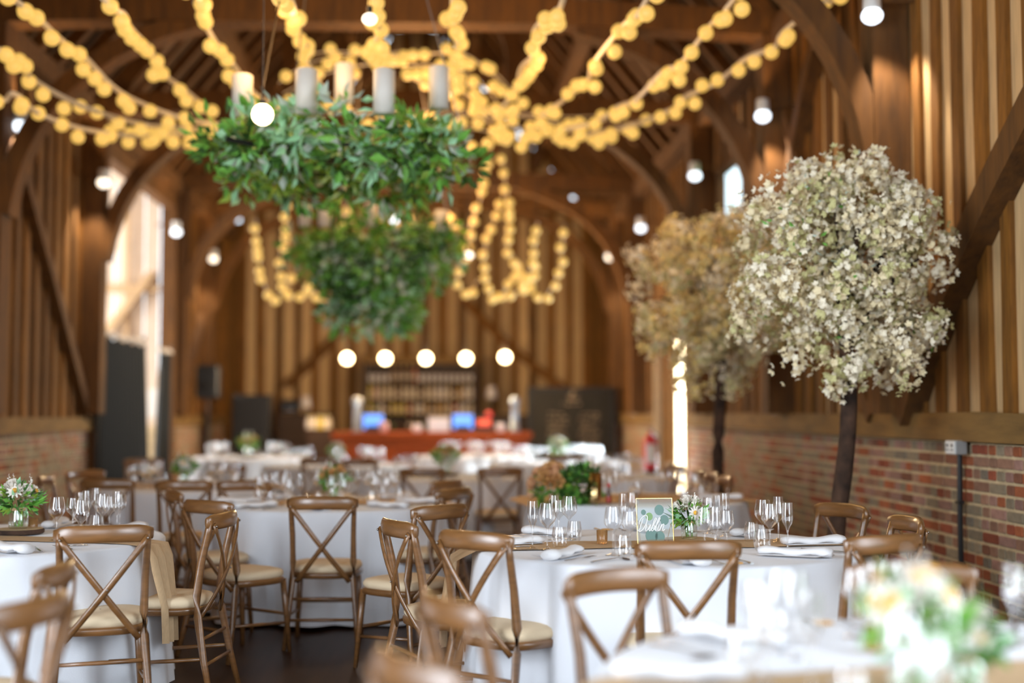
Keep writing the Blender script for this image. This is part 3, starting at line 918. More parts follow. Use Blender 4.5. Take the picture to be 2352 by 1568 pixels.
# Dublin table: glasses where they stand
def G(kind, px, ptop, what):
    h = {'w': 0.215, 's': 0.190, 'f': 0.222, 't': 0.10}[kind]
    p = onz(px, ptop, TH + h + 0.003)
    gl(kind, p.x, p.y, what, None)
DG = [
 ('f', 1223, 1150, 'leftmost champagne flute on the Dublin table'),
 ('w', 1257, 1155, 'large wine glass right of the leftmost flute on the Dublin table'),
 ('s', 1283, 1148, 'wine glass behind the left tumbler pair of the Dublin table'),
 ('w', 1307, 1139, 'wine glass seen before the apricot roses, far side of the Dublin table'),
 ('f', 1272, 1137, 'flute behind the left wine glasses, below the roses'),
 ('t', 1285, 1209, 'empty tumbler at the left front of the Dublin table'),
 ('t', 1319, 1196, 'tumbler behind and right of the left front tumbler, Dublin table'),
 ('w', 1408, 1163, 'large wine glass just right of the amber tealight'),
 ('s', 1446, 1174, 'small wine glass overlapping the left edge of the Dublin sign'),
 ('f', 1432, 1133, 'flute standing behind the glasses left of the Dublin sign'),
 ('s', 1452, 1131, 'wine glass behind the top left corner of the Dublin sign'),
 ('t', 1431, 1228, 'tumbler low between tealight and Dublin sign'),
 ('w', 1618, 1164, 'large wine glass right of the silver flower jar'),
 ('f', 1642, 1163, 'flute between two wine glasses right of the flower jar'),
 ('s', 1668, 1172, 'small wine glass rightmost of the trio beside the flower jar'),
 ('s', 1628, 1142, 'wine glass behind the trio, nearest to the flowers'),
 ('f', 1648, 1137, 'flute behind the trio of glasses right of the flowers'),
 ('f', 1664, 1132, 'tallest-looking flute at the back right of the flowers'),
 ('w', 1752, 1147, 'wine glass at the left of the right-hand glass cluster'),
 ('w', 1768, 1156, 'front wine glass of the right-hand glass cluster'),
 ('s', 1788, 1152, 'small wine glass inside the right-hand glass cluster'),
 ('f', 1787, 1140, 'flute at the back of the right-hand glass cluster'),
 ('f', 1808, 1154, 'rightmost flute of the Dublin table'),
 ('t', 1726, 1198, 'tumbler left of the right-hand glass cluster'),
 ('t', 1749, 1214, 'tumbler in front of the right-hand glass cluster'),
]
for a in DG: G(*a)
LG = [
 ('w', 131, 1141, 'leftmost big wine glass on the left table'), ('s', 168, 1143, 'small wine glass second from left on the left table'), ('w', 186, 1148, 'wine glass third from left on the left table'),
 ('f', 200, 1126, 'flute behind the wine glasses of the left table'), ('s', 186, 1130, 'wine glass behind the third wine glass of the left table'), ('f', 222, 1120, 'flute in the middle of the left table cluster'),
 ('w', 236, 1133, 'big wine glass in the right cluster of the left table'), ('s', 252, 1140, 'small wine glass in the right cluster of the left table'), ('f', 270, 1128, 'rightmost flute of the left table'),
 ('s', 276, 1134, 'rightmost small wine glass of the left table'), ('t', 222, 1182, 'tumbler behind the nearest chair crest on the left table')]
for a in LG: G(*a)
for key, n, a0, skip in (('dublin', 8, 0.12, ()), ('left', 8, -0.1, (3, 4, 5))): place_settings(key, n, a0, skip, glasses=False)
place_settings('front', 8, 0.1, ())
place_settings('mid', 8, 0.15)
for key, n in (('farleft', 7), ('centre', 8), ('rose', 6), ('right', 6), ('backleft', 8), ('backright', 8), ('barleft', 7), ('barright', 8)): place_settings(key, 8, 0.05, () if n == 8 else (6,) if n == 7 else (4, 6), True, True, key in ('farleft', 'centre', 'backright', 'rose'))

# ================================================================ FLOWERS
def leafquad(mb, c, d, w_, l, mi, r):
    d = Vector(d).normalized(); s = d.cross(Vector((r.uniform(-1, 1), r.uniform(-1, 1), r.uniform(-1, 1))))
    if s.length < 1e-3: s = Vector((1, 0, 0))
    s.normalize(); c = Vector(c); nrm = d.cross(s) * (l * 0.12)
    mb.add([c, c + d * l * 0.45 + s * w_ / 2 + nrm, c + d * l, c + d * l * 0.45 - s * w_ / 2 + nrm], [(0, 1, 2), (0, 2, 3)], mi)
def rdir(r):
    z = r.uniform(-1, 1); a = r.uniform(0, 2 * PI); q = math.sqrt(1 - z * z)
    return Vector((q * math.cos(a), q * math.sin(a), z))
def foliage_blob(mb, c, rad, n, w_, l, mats, r, sc=(1, 1, 1)):
    for _ in range(n):
        d = rdir(r); k_ = r.uniform(0.55, 1.0)
        p = Vector((c[0] + d.x * rad * k_ * sc[0], c[1] + d.y * rad * k_ * sc[1], c[2] + d.z * rad * k_ * sc[2]))
        leafquad(mb, p, d + rdir(r) * 0.7, w_ * r.uniform(.6, 1.3), l * r.uniform(.6, 1.3), r.choice(mats), r)
LEAF = ['leafg', 'leafb', 'leafd', 'leafy', 'leafs']
def daisy_mesh(R_, big_=False):
    mb = MB()
    for ring, n in ((1.0, 11), (0.72, 9)):
        for i in range(n):
            a = 2 * PI * (i + (0.5 if ring < 1 else 0)) / n; ca, sa = math.cos(a), math.sin(a)
            L_ = R_ * ring; w_ = R_ * 0.30
            def q(rr, tt, z): return (ca * rr - sa * tt, sa * rr + ca * tt, z)
            mb.add([q(0.12 * R_, 0, 0.0), q(L_ * .55, w_ / 2, 0.012 * R_ * 20 * (1.1 - ring)), q(L_, w_ * .25, 0.3 * R_ * (1.15 - ring)), q(L_, -w_ * .25, 0.3 * R_ * (1.15 - ring)), q(L_ * .55, -w_ / 2, 0.012 * R_ * 20 * (1.1 - ring))], [(0, 1, 2, 3, 4)])
    return mb.mesh('daisy', 'petal')
def rose_mesh(R_, m):
    mb = MB()
    for j, (k_, n, z) in enumerate(((0.35, 4, .5), (0.6, 5, .42), (0.85, 6, .25), (1.0, 6, .05))):
        for i in range(n):
            a = 2 * PI * i / n + j * .7; w_ = 2.4 * k_ / n * 1.6
            vs = []
            for u in (-1, 0, 1):
                aa = a + u * w_ / 2 / max(k_, .3) * .8
                for rr, zz in ((k_ * .45, -.5), (k_ * .9, -.05 + z * .5), (k_ * (0.98 if j < 2 else 1.08), z + .15)):
                    vs.append((R_ * rr * math.cos(aa) * (1 if u == 0 else .95), R_ * rr * math.sin(aa) * (1 if u == 0 else .95), R_ * zz))
            mb.add(vs, [(0, 3, 4, 1), (1, 4, 5, 2), (3, 6, 7, 4), (4, 7, 8, 5)])
    return mb.mesh('rose', m, True)
daisy = daisy_mesh(0.042); daisyc = (lambda b: (b.ball((0, 0, 0.006), 0.014, 8, 5, sc=(1, 1, .6)), b.mesh('centre', 'yolk', True))[1])(MB())
wrose = rose_mesh(0.038, 'petal'); arose = rose_mesh(0.05, 'rose'); prose = rose_mesh(0.045, 'rose2')
slabm = (lambda b: (b.lathe([(0.001, 0), (0.125, 0), (0.13, 0.005), (0.13, 0.02), (0.125, 0.024)], n=20), b.mesh('bark_edge', 'bark'))[1])(MB())
slabt = (lambda b: (b.lathe([(0.001, 0.0245), (0.124, 0.0245)], n=20), b.mesh('cut_face', 'cut'))[1])(MB())
def centrepiece(x, y, label, seed, kind='mix', slab=True, sc=1.0, nl=150, nf=8):
    r = random.Random(seed)
    z0 = TH + 0.006
    if slab:
        s = empty('wood_slice', (x, y, z0)); tag(s, 'bark-edged wood slice under the ' + label.replace('blurred ', '').replace('distant ', '').split(' beside')[0], 'wood slice')
        put('bark_edge', slabm, s); put('cut_face', slabt, s)
        z0 += 0.026
    t = empty('flower_jar', (x, y, z0)); t.scale = (sc, sc, sc)
    tag(t, label, 'flower arrangement')
    mb = MB(); mb.lathe([(0.001, 0.002), (0.040, 0.0), (0.046, 0.006), (0.048, 0.03), (0.047, 0.08), (0.040, 0.095), (0.042, 0.105)], n=18); mb.build('jar', 'jar', t, True)
    mb = MB()
    for i in range(9):
        a = r.uniform(0, 6.3); mb.tube([(0.02 * math.cos(a), 0.02 * math.sin(a), 0.01), (0.03 * math.cos(a + 1), 0.03 * math.sin(a + 1), 0.12)], 0.003, 4, mi=0)
    mb.build('stems', 'leafg', t)
    mb = MB(); mb.lathe([(0.0415, 0.088), (0.0430, 0.104)], n=18); mb.build('neck_band', 'runner', t, True)
    mb = MB(); foliage_blob(mb, (0, 0, 0.145), 0.085, nl, 0.022, 0.055, [0, 0, 2, 3, 1], r, (1.05, 1.05, .75))
    for _ in range(14):
        a = r.uniform(0, 6.3); leafquad(mb, (0.04 * math.cos(a), 0.04 * math.sin(a), 0.11), (math.cos(a), math.sin(a), r.uniform(.1, .9)), 0.016, 0.13, r.choice([0, 2]), r)
    f = mb.build('foliage', LEAF, t); f['kind'] = 'stuff'
    for i in range(nf):
        a = 2 * PI * i / nf + r.uniform(-.3, .3); e = r.uniform(0.25, 1.2) if i % 2 else r.uniform(.0, .6)
        d = Vector((math.cos(a) * math.cos(e), math.sin(a) * math.cos(e), math.sin(e)))
        p = Vector((0, 0, 0.14)) + Vector((d.x * 0.085, d.y * 0.085, d.z * 0.095))
        rot = d.to_track_quat('Z', 'Y').to_euler()
        if kind == 'daisy' or (kind == 'mix' and i % 3 == 0):
            o = put('flower', daisy, t, p, rot=rot); put('flower_centre', daisyc, o)
        else:
            o = put('flower', wrose if (kind != 'rose') else r.choice([arose, prose]), t, p, rot=rot, sc=(1, 1, 1) if kind != 'rose' else (.7, .7, .7))
    # astilbe spikes
    for i in range(3):
        a = r.uniform(0, 6.3); mb = MB(); q = Vector((0.05 * math.cos(a), 0.05 * math.sin(a), 0.2))
        for j in range(26):
            u = j / 26; leafquad(mb, q + Vector((0, 0, 0.09 * u - 0.02)), rdir(r) + Vector((0, 0, .5)), 0.008, 0.03 * (1.15 - u), 0, r)
        mb.build('flower_spike', 'petal', t)
    return t
def cp(key, px, label, seed, kind='mix', slab=True, sc=1.0, dx=0, dy=0):
    x, y, r, nm = T[key]
    return centrepiece(x + dx, y + dy, label, seed, kind, slab, sc)
p = onz(1583, 1237, TH + 0.03)
centrepiece(p.x, p.y, 'silver glass jar of white flowers and greenery beside the Dublin sign', 3, sc=0.82)
p = onz(42, 1214, TH + 0.03)
centrepiece(p.x, p.y, 'jar of ivory flowers and greenery on the left table', 4, sc=1.05)
p = onz(2100, 1590, TH + 0.03)
centrepiece(p.x, p.y, 'blurred yellow-centred daisies with greenery on the nearest table', 5, 'daisy', sc=1.12, nl=70, nf=12)
centrepiece(p.x + 0.16, p.y + 0.1, 'blurred small posy of ivory flowers just right of the big daisies', 6, 'mix', False, 0.8)
cp('mid', 800, 'distant posy of peach and yellow flowers on the middle table', 7, 'rose', dx=0.03)
cp('farleft', 430, 'distant posy on the tan-lit table by the left brick wall', 8)
cp('centre', 1045, 'distant posy of peach flowers on the table before the bar', 9, 'rose', sc=1.25)
cp('backright', 1180, 'distant white posy before the chalkboard', 10, sc=1.2)
cp('barleft', 545, 'distant peach posy near the black fridge', 11, 'rose', sc=1.3)
cp('backleft', 700, 'distant green posy on the far table left of the bar', 12)

# rose cushion arrangement on the rose table
t = empty('rose_arrangement', (0, 0, 0)); tag(t, 'large arrangement of apricot and pink roses with dark foliage beside the brass vase', 'flower arrangement')
r = random.Random(31)
cA = at(1282, 1108, 8.9); cB = at(1325, 1105, 8.95)
t.location = (cA.x, cA.y, TH)
mb = MB(); foliage_blob(mb, (cB.x - cA.x + .02, 0.03, 0.13), 0.14, 420, 0.035, 0.07, [2, 2, 2, 0], r, (.95, .9, .95)); foliage_blob(mb, (-0.02, 0.02, 0.11), 0.15, 220, 0.03, 0.06, [0, 2, 3], r, (1.05, .9, .9))
f = mb.build('foliage', LEAF, t); f['kind'] = 'stuff'
for i in range(34):
    a = r.uniform(0, 2 * PI); e = r.uniform(-0.3, 1.5)
    d = Vector((math.cos(a) * math.cos(e), math.sin(a) * math.cos(e), math.sin(e)))
    if d.x > 0.35: continue
    p = Vector((-0.03 + d.x * 0.17, d.y * 0.14 - 0.02, 0.12 + d.z * 0.15))
    if p.z < 0.03: p.z = 0.03
    put('flower', arose if r.random() < .6 else prose, t, p, rot=d.to_track_quat('Z', 'Y').to_euler(), sc=[r.uniform(.75, 1.15)] * 3)
p = at(1365, 1150, 8.85)
mb = MB(); mb.lathe([(0.001, 0), (0.050, 0), (0.052, 0.005), (0.052, 0.21), (0.048, 0.21), (0.048, 0.01)], n=20); o = mb.build('brass_vase', 'brass', None, True, (p.x, 8.85, TH + 0.012)); tag(o, 'tall brass cylinder vase right of the apricot roses', 'vase')
t = empty('small_bottle', (at(1398, 1150, 8.8).x, 8.8, TH + 0.012)); tag(t, 'small dark bottle with red cap right of the brass vase', 'bottle')
mb = MB(); mb.lathe([(0.001, 0), (0.018, 0), (0.019, 0.01), (0.018, 0.07), (0.007, 0.10), (0.007, 0.125)], n=12); mb.build('body', 'b_brown', t, True)
mb = MB(); mb.lathe([(0.0095, 0.115), (0.0095, 0.14), (0.001, 0.142)], n=12); mb.build('cap', 'red', t, True)
mb = MB(); mb.lathe([(0.0195, 0.012), (0.0195, 0.05)], n=12); mb.build('bottle_label', 'b_red', t, True)

# tealights
def tealight(p, label):
    t = empty('tealight_holder', (p.x, p.y, TH + 0.008)); tag(t, label, 'candle holder')
    mb = MB(); mb.lathe([(0.001, 0), (0.024, 0), (0.026, 0.004), (0.027, 0.065), (0.024, 0.065), (0.0225, 0.012), (0.001, 0.010)], n=20); mb.build('glass_cup', 'amber', t, True)
    mb = MB(); mb.lathe([(0.001, 0.012), (0.018, 0.012), (0.018, 0.026), (0.001, 0.027)], n=14); mb.build('candle', 'candle', t, True)
tealight(onz(1383, 1252, TH), 'amber glass tealight holder left of the Dublin sign')
tealight(onz(75, 1222, TH), 'amber tealight holder beside the flower jar on the left table')
tealight(onz(2010, 1500, TH), 'blurred amber tealight holder on the nearest table')

# the table sign
pS = at(1502, 1243, 6.08)
sg = empty('table_sign', (pS.x, 6.02, TH + 0.012)); tag(sg, 'clear acrylic table sign reading Dublin on a gold easel with painted leaves', 'sign')
sg.rotation_euler = (R(-8), 0, R(6))
WS, HS = 0.175, 0.215
mb = MB(); mb.box((0, 0, HS / 2 + 0.005), (WS, 0.003, HS)); mb.build('panel', 'acrylic', sg)
mb = MB()
for a, b_ in (((-WS / 2, 0, 0.005), (-WS / 2, 0, HS + .005)), ((WS / 2, 0, -0.002), (WS / 2, 0, HS + .005)), ((-WS / 2, 0, HS + .005), (WS / 2, 0, HS + .005))): mb.tube([a, b_], 0.0028, 6)
mb.build('gold_rim', 'gold', sg)
mb = MB(); mb.tube([(WS / 2 - .01, 0.0, 0.10), (WS / 2 + .03, 0.07, 0.0)], 0.0018, 5); mb.tube([(WS / 2 - .01, 0.0, 0.10), (WS / 2 - .02, 0.07, 0.0)], 0.0018, 5); mb.tube([(-WS / 2 + .01, 0.0, 0.10), (-WS / 2 + .03, 0.07, 0.0)], 0.0018, 5); mb.tube([(WS / 2 + .017, 0.05, 0.03), (WS / 2 - .017, 0.05, 0.03)], 0.0016, 5); mb.build('easel', 'gold', sg)
mb = MB()
for lx, lz, lr, mi in ((0.022, 0.165, 0.023, 0), (-0.028, 0.135, 0.017, 1), (0.045, 0.118, 0.022, 0), (-0.02, 0.045, 0.030, 0), (0.02, 0.04, 0.024, 0), (-0.055, 0.155, 0.012, 0)):
    pts = []
    n0 = 14
    vs = [(lx, -0.0026, lz)] + [(lx + lr * math.cos(2 * PI * i / n0), -0.0026, lz + lr * 1.1 * math.sin(2 * PI * i / n0)) for i in range(n0)]
    mb.add(vs, [(0, 1 + i, 1 + (i + 1) % n0) for i in range(n0)], mi)
mb.build('painted_leaves', ['paintleaf', 'paintleaf2'], sg)
# script lettering, drawn stroke by stroke
def cat(P, n=6):
    out = []
    for i in range(len(P) - 1):
        p0 = P[max(i - 1, 0)]; p1 = P[i]; p2 = P[i + 1]; p3 = P[min(i + 2, len(P) - 1)]
        for k_ in range(n):
            t_ = k_ / n
            out.append(tuple(0.5 * ((2 * p1[j]) + (-p0[j] + p2[j]) * t_ + (2 * p0[j] - 5 * p1[j] + 4 * p2[j] - p3[j]) * t_ ** 2 + (-p0[j] + 3 * p1[j] - 3 * p2[j] + p3[j]) * t_ ** 3) for j in (0, 1)))
    out.append(P[-1]); return out
STR = [
 [(0.10, 0.92), (0.06, 0.5), (0.02, 0.02)], [(-0.08, 0.10), (0.05, -0.04), (0.22, 0.10), (0.36, 0.55), (0.36, 1.0), (0.22, 1.18), (0.04, 1.05), (-0.10, 0.72), (-0.06, 0.5)],
 [(0.42, 0.48), (0.40, 0.12), (0.46, 0.0), (0.56, 0.14), (0.66, 0.48)], [(0.66, 0.48), (0.63, 0.12), (0.68, 0.0), (0.74, 0.10)],
 [(0.74, 0.10), (0.92, 0.75), (0.92, 0.95), (0.85, 0.9), (0.79, 0.4), (0.78, 0.08), (0.86, 0.0), (0.94, 0.16), (0.94, 0.36), (0.86, 0.42)],
 [(0.94, 0.2), (1.14, 0.75), (1.15, 0.97), (1.08, 0.9), (1.02, 0.35), (1.02, 0.05), (1.10, 0.03)],
 [(1.20, 0.48), (1.17, 0.12), (1.22, 0.0), (1.28, 0.08)], [(1.235, 0.64), (1.245, 0.67)],
 [(1.30, 0.0), (1.35, 0.48)], [(1.32, 0.2), (1.43, 0.48), (1.50, 0.42), (1.47, 0.1), (1.53, 0.0), (1.62, 0.12)]]
mb = MB()
k0 = 0.062
for s_ in STR:
    c_ = cat(s_) if len(s_) > 2 else s_
    mb.tube([(-0.082 + (x_ + 0.22 * y_) * k0 * 1.25, -0.004, 0.068 + y_ * k0) for x_, y_ in c_], 0.0027, 5, up=(0, 1, 0))
mb.build('lettering', 'white', sg)

# ================================================================ HANGING GREENERY
def hoop(loc, tiers, label, seed, candles, n, sizes, drop_to):
    r = random.Random(seed)
    t = empty('hanging_greenery', loc); tag(t, label, 'hanging greenery')
    mb = MB()
    for (R_, tr, z, sx) in tiers:
        P = [(R_ * math.cos(2 * PI * i / 24), R_ * math.sin(2 * PI * i / 24), z) for i in range(25)]
        mb.tube([(q_[0] * .6, q_[1] * .6, q_[2]) for q_ in P], 0.015, 6, cap=False)
        for i in range(4):
            a = PI / 4 + PI / 2 * i; mb.beam((0, 0, z), (R_ * math.cos(a), R_ * math.sin(a), z), 0.03, 0.03)
    mb.build('hoop', 'blackp', t)
    mb = MB()
    for i in range(3):
        a = 2 * PI * i / 3; R_ = tiers[0][0]
        mb.tube([(R_ * math.cos(a), R_ * math.sin(a), tiers[0][2]), (0, 0, drop_to - loc[2])], 0.006, 4)
    mb.build('chain', 'bolt', t)
    for gi, (R_, tr, z, dn) in enumerate(tiers):
        mb = MB()
        for cl in range(int(n * R_)):
            a = r.uniform(0, 2 * PI); q = R_ * math.sqrt(r.uniform(0.15, 1.0)); 
            c = (q * math.cos(a), q * math.sin(a), z + r.uniform(-tr * dn, tr * 0.75))
            ms = r.choice([[0, 0, 3], [1, 1, 4], [0, 2], [2, 2, 0], [0, 3, 1], [1, 4, 0]])
            foliage_blob(mb, c, tr * r.uniform(.45, .8), 34, sizes[0], sizes[1], ms, r)
        f = mb.build('foliage', LEAF, t); f['kind'] = 'stuff'
    for (x, y, z, rr, h) in candles:
        mb = MB(); mb.lathe([(0.001, 0), (rr, 0), (rr, h), (rr * .8, h + .01), (0.001, h - .02)], n=14); c = mb.build('candle', 'candle', t, True, (x, y, z))
        mb = MB(); mb.tube([(0, 0, h), (0, 0, h + 0.03)], 0.003, 4); mb.build('wick', 'black', c)
    return t
p = at(775, 375, 9.4)
def cand(px, py, d, ctr): 
    q = at(px, py, d); return (q.x - ctr[0], q.y - ctr[1], q.z - ctr[2])
cs = []
for px, py, d in ((703, 262, 8.7), (882, 262, 8.7), (1008, 250, 9.2), (556, 268, 9.3), (790, 235, 10.1)):
    x, y, z = cand(px, py, d, p); cs.append((x, y, z, 0.075, 0.30))
hoop(tuple(p), [(0.98, 0.25, 0.02, 0.45)], 'large green foliage hoop with white candles, nearest of the hanging arrangements', 41, cs, 85, (0.055, 0.12), 6.9)
p = at(865, 585, 13.2)
cs = []
for px, py, d in ((700, 520, 12.6), (745, 520, 12.5), (852, 520, 12.4), (1012, 535, 12.8)):
    x, y, z = cand(px, py, d, p); cs.append((x, y, z, 0.06, 0.22))
hoop(tuple(p), [(0.82, 0.29, 0.0, 0.8), (0.45, 0.27, -0.46, 0.9)], 'darker green two-tier foliage hoop hanging lower, farther towards the bar', 42, cs, 95, (0.06, 0.12), 6.9)

# ================================================================ FAIRY LIGHTS
bm_ = MB(); bm_.ball((0, 0, 0), 0.060, 12, 8); bulb = bm_.mesh('bulb', 'bulb', True)
bm_ = MB(); bm_.ball((0, 0, 0), 0.024, 8, 5); bulb2 = bm_.mesh('bulb', 'bulb', True)
FG = 'front canopy of warm string lights'
def string(pts, step, label, grp, seed=0, me=bulb, jit=0.05, rope=0.022, hang=False):
    r = random.Random(seed)
    P = [at(*q) for q in pts]
    if grp == FG and pts[0][2] < 10.5 and not me is bulb2:
        a_ = P[0]; P.insert(0, Vector((max(-3.9, min(3.1, a_.x * 1.35 - 0.1)), 5.9, 5.0)))   # tied to the truss overhead
    # smooth
    S = []
    for i in range(len(P) - 1):
        p0 = P[max(i - 1, 0)]; p1 = P[i]; p2 = P[i + 1]; p3 = P[min(i + 2, len(P) - 1)]
        for k_ in range(8):
            t_ = k_ / 8
            S.append(0.5 * ((2 * p1) + (-p0 + p2) * t_ + (2 * p0 - 5 * p1 + 4 * p2 - p3) * t_ ** 2 + (-p0 + 3 * p1 - 3 * p2 + p3) * t_ ** 3))
    S.append(P[-1])
    base = S[0].copy()
    o = empty('string_lights', base); tag(o, label, 'string lights', grp)
    mb = MB(); mb.tube([q - base for q in S], rope, 5); mb.build('cable', 'rope', o)
    if hang:
        mb = MB()
        for q in (S[0], S[-1]): mb.tube([q - base, (q.x - base.x, q.y - base.y, 5.0 - base.z)], 0.003, 4)
        mb.build('hanger', 'blackp', o); o.children[-1]['kind'] = 'stuff'
    acc = step * 0.5
    for i in range(len(S) - 1):
        d = (S[i + 1] - S[i]).length
        while acc < d:
            q = S[i].lerp(S[i + 1], acc / d) - base
            b_ = put('bulb', me, o, (q.x + r.uniform(-jit, jit), q.y + r.uniform(-jit, jit), q.z - 0.04 + r.uniform(-jit, jit) * 1.2))
            acc += step * r.uniform(0.7, 1.3)
        acc -= d
FG = 'front canopy of warm string lights'
HUB = (1060, 235, 12.4)
def fr(pts, d0, d1, hub=True):
    n = len(pts)
    out = [(x, y, d0 + (d1 - d0) * i / (n - 1)) for i, (x, y) in enumerate(pts)]
    return out
front = [
 ([(-60, 175), (33, 215), (80, 255), (150, 285), (230, 303), (330, 312), (480, 300)], 10.0, 12.2, 'string of warm bulbs lowest at the left edge'),
 ([(-50, 70), (10, 115), (50, 158), (103, 200), (207, 250), (345, 288), (500, 296)], 9.2, 12.2, 'string of warm bulbs second lowest at the left edge'),
 ([(0, -30), (70, 25), (138, 90), (193, 130), (260, 200), (327, 238), (430, 275), (505, 285)], 8.8, 12.2, 'string of warm bulbs leaving the top left corner of the picture'),
 ([(215, -25), (282, 30), (300, 65), (350, 120), (362, 160), (430, 212), (490, 262)], 8.8, 12.0, 'string of warm bulbs third from the left at the top edge'),
 ([(430, -40), (450, 10), (490, 90), (540, 155), (580, 212), (640, 250)], 8.8, 12.0, 'string of warm bulbs fourth from the left at the top edge'),
 ([(655, -30), (665, 30), (675, 75), (710, 112), (705, 145), (745, 210)], 8.8, 12.0, 'string of warm bulbs above the left candles'),
 ([(852, -30), (868, 75), (855, 115), (880, 130), (880, 190)], 8.8, 12.0, 'string of warm bulbs dropping straight to the middle candle'),
 ([(1040, -30), (1040, 35), (1050, 95), (1045, 145), (1022, 210)], 8.8, 12.0, 'string of warm bulbs just right of the middle at the top edge'),
 ([(1300, -20), (1275, 25), (1230, 65), (1222, 128), (1198, 155), (1185, 205), (1150, 250)], 8.8, 12.0, 'string of warm bulbs at the top edge above the right end of the ring'),
 ([(1500, -25), (1460, 40), (1430, 60), (1364, 145), (1350, 185), (1300, 226), (1240, 270)], 8.8, 12.2, 'string of warm bulbs fourth from the right at the top edge'),
 ([(1710, -30), (1672, 25), (1632, 58), (1562, 148), (1524, 163), (1460, 230), (1423, 244), (1370, 280), (1280, 300)], 9.0, 12.4, 'string of warm bulbs second from the right at the top edge'),
 ([(1950, -40), (1890, 5), (1800, 72), (1780, 108), (1715, 134), (1645, 190), (1575, 222), (1545, 250), (1440, 290), (1320, 312)], 9.2, 12.6, 'string of warm bulbs rising to the top of the right wall'),
]
for i, (pts, d0, d1, lb) in enumerate(front): string(fr(pts, d0, d1), 0.225, lb, FG, 100 + i)
RL = ['arching over the candles', 'second arch over the candles', 'highest arch over the candles', 'starting above the right candle and running right', 'lowest line right of the big hoop', 'upper line right of the big hoop', 'draped low between the candles', 'falling steeply right of the right candle', 'rising at the right end of the cluster']
ring = [
 [(640, 190), (700, 150), (780, 128), (880, 122), (980, 120), (1070, 135), (1140, 170), (1190, 230)],
 [(650, 215), (730, 175), (830, 150), (930, 150), (1030, 155), (1110, 195), (1150, 250)],
 [(690, 130), (770, 118), (930, 130), (1050, 120), (1120, 160), (1160, 205)],
 [(1040, 190), (1090, 230), (1130, 270), (1210, 295), (1300, 300), (1400, 300), (1480, 285)],
 [(1040, 290), (1110, 300), (1180, 310), (1290, 312), (1390, 310), (1470, 290)],
 [(1030, 160), (1080, 200), (1100, 240), (1180, 262), (1270, 280), (1380, 285)],
 [(730, 215), (800, 250), (860, 262), (930, 260), (1010, 280), (1080, 320)],
 [(930, 170), (990, 200), (1060, 215), (1110, 270), (1160, 300), (1240, 300)],
 [(1090, 290), (1150, 270), (1230, 262), (1310, 268), (1400, 262), (1450, 240)],
]
for i, pts in enumerate(ring): string(fr(pts, 12.4, 12.9), 0.19, 'string of warm bulbs in the dense ring, ' + RL[i], 'crossing strings of the bulb ring', 130 + i, jit=0.07, rope=0.006)
for i, pts in enumerate([[(250, 275), (300, 300), (380, 318), (460, 300)], [(330, 285), (400, 300), (460, 310), (510, 290)]]): string(fr(pts, 12.0, 12.6), 0.15, ['string of warm bulbs in the lowest sag left of the big green hoop', 'string of warm bulbs ending at the left tip of the big green hoop'][i], FG, 160 + i)
far = [
 ([(588, 505), (590, 560), (600, 620), (612, 665), (640, 680), (670, 640), (690, 610)], 'far string of bulbs hanging in a loop, leftmost'),
 ([(660, 450), (655, 510), (648, 560), (642, 620), (655, 665), (680, 680), (720, 655)], 'far string of bulbs hanging in a loop beside the darker hoop'),
 ([(700, 650), (725, 670), (735, 680), (750, 650), (762, 620)], 'far short loop of bulbs left under the darker hoop'),
 ([(1130, 350), (1110, 410), (1100, 470), (1080, 520), (1075, 580), (1050, 630), (1070, 675), (1100, 640)], 'far string of bulbs right of the darker hoop'),
 ([(1150, 350), (1160, 420), (1140, 500), (1120, 540), (1110, 610), (1125, 670), (1150, 680), (1190, 610)], 'far string of bulbs dropping from the big hoop, innermost'),
 ([(1165, 440), (1170, 500), (1165, 560), (1190, 610), (1200, 660), (1225, 650), (1230, 600)], 'far string of bulbs second from the right'),
 ([(1235, 510), (1228, 560), (1222, 610), (1195, 665), (1160, 680), (1130, 680)], 'far string of bulbs third from the right'),
 ([(1297, 515), (1290, 570), (1285, 620), (1262, 670), (1240, 685), (1212, 650), (1190, 600)], 'far string of bulbs hanging in a loop, rightmost'),
 ([(790, 460), (795, 490), (790, 510), (840, 500), (890, 505), (930, 490), (975, 530), (1000, 500), (1030, 490), (1045, 520)], 'far string of bulbs running just above the darker hoop'),
]
for i, (pts, lb) in enumerate(far): string(fr(pts, 17.5, 17.9), 0.17, lb, 'far canopy of string lights', 180 + i, bulb, 0.03, 0.006, True)

# the glow that the hundreds of bulbs give together
for x_, y_, z_, e_ in ((-1.2, 9.2, 4.2, 70), (0.9, 10.2, 4.2, 60), (-0.2, 12.6, 4.4, 80), (0.2, 17.6, 4.2, 130)):
    l = bpy.data.lights.new('string_glow', 'POINT'); l.energy = e_; l.color = (1.0, 0.58, 0.24); l.shadow_soft_size = 0.5
    lo = bpy.data.objects.new('string_glow', l); col.objects.link(lo); lo.location = (x_, y_, z_)

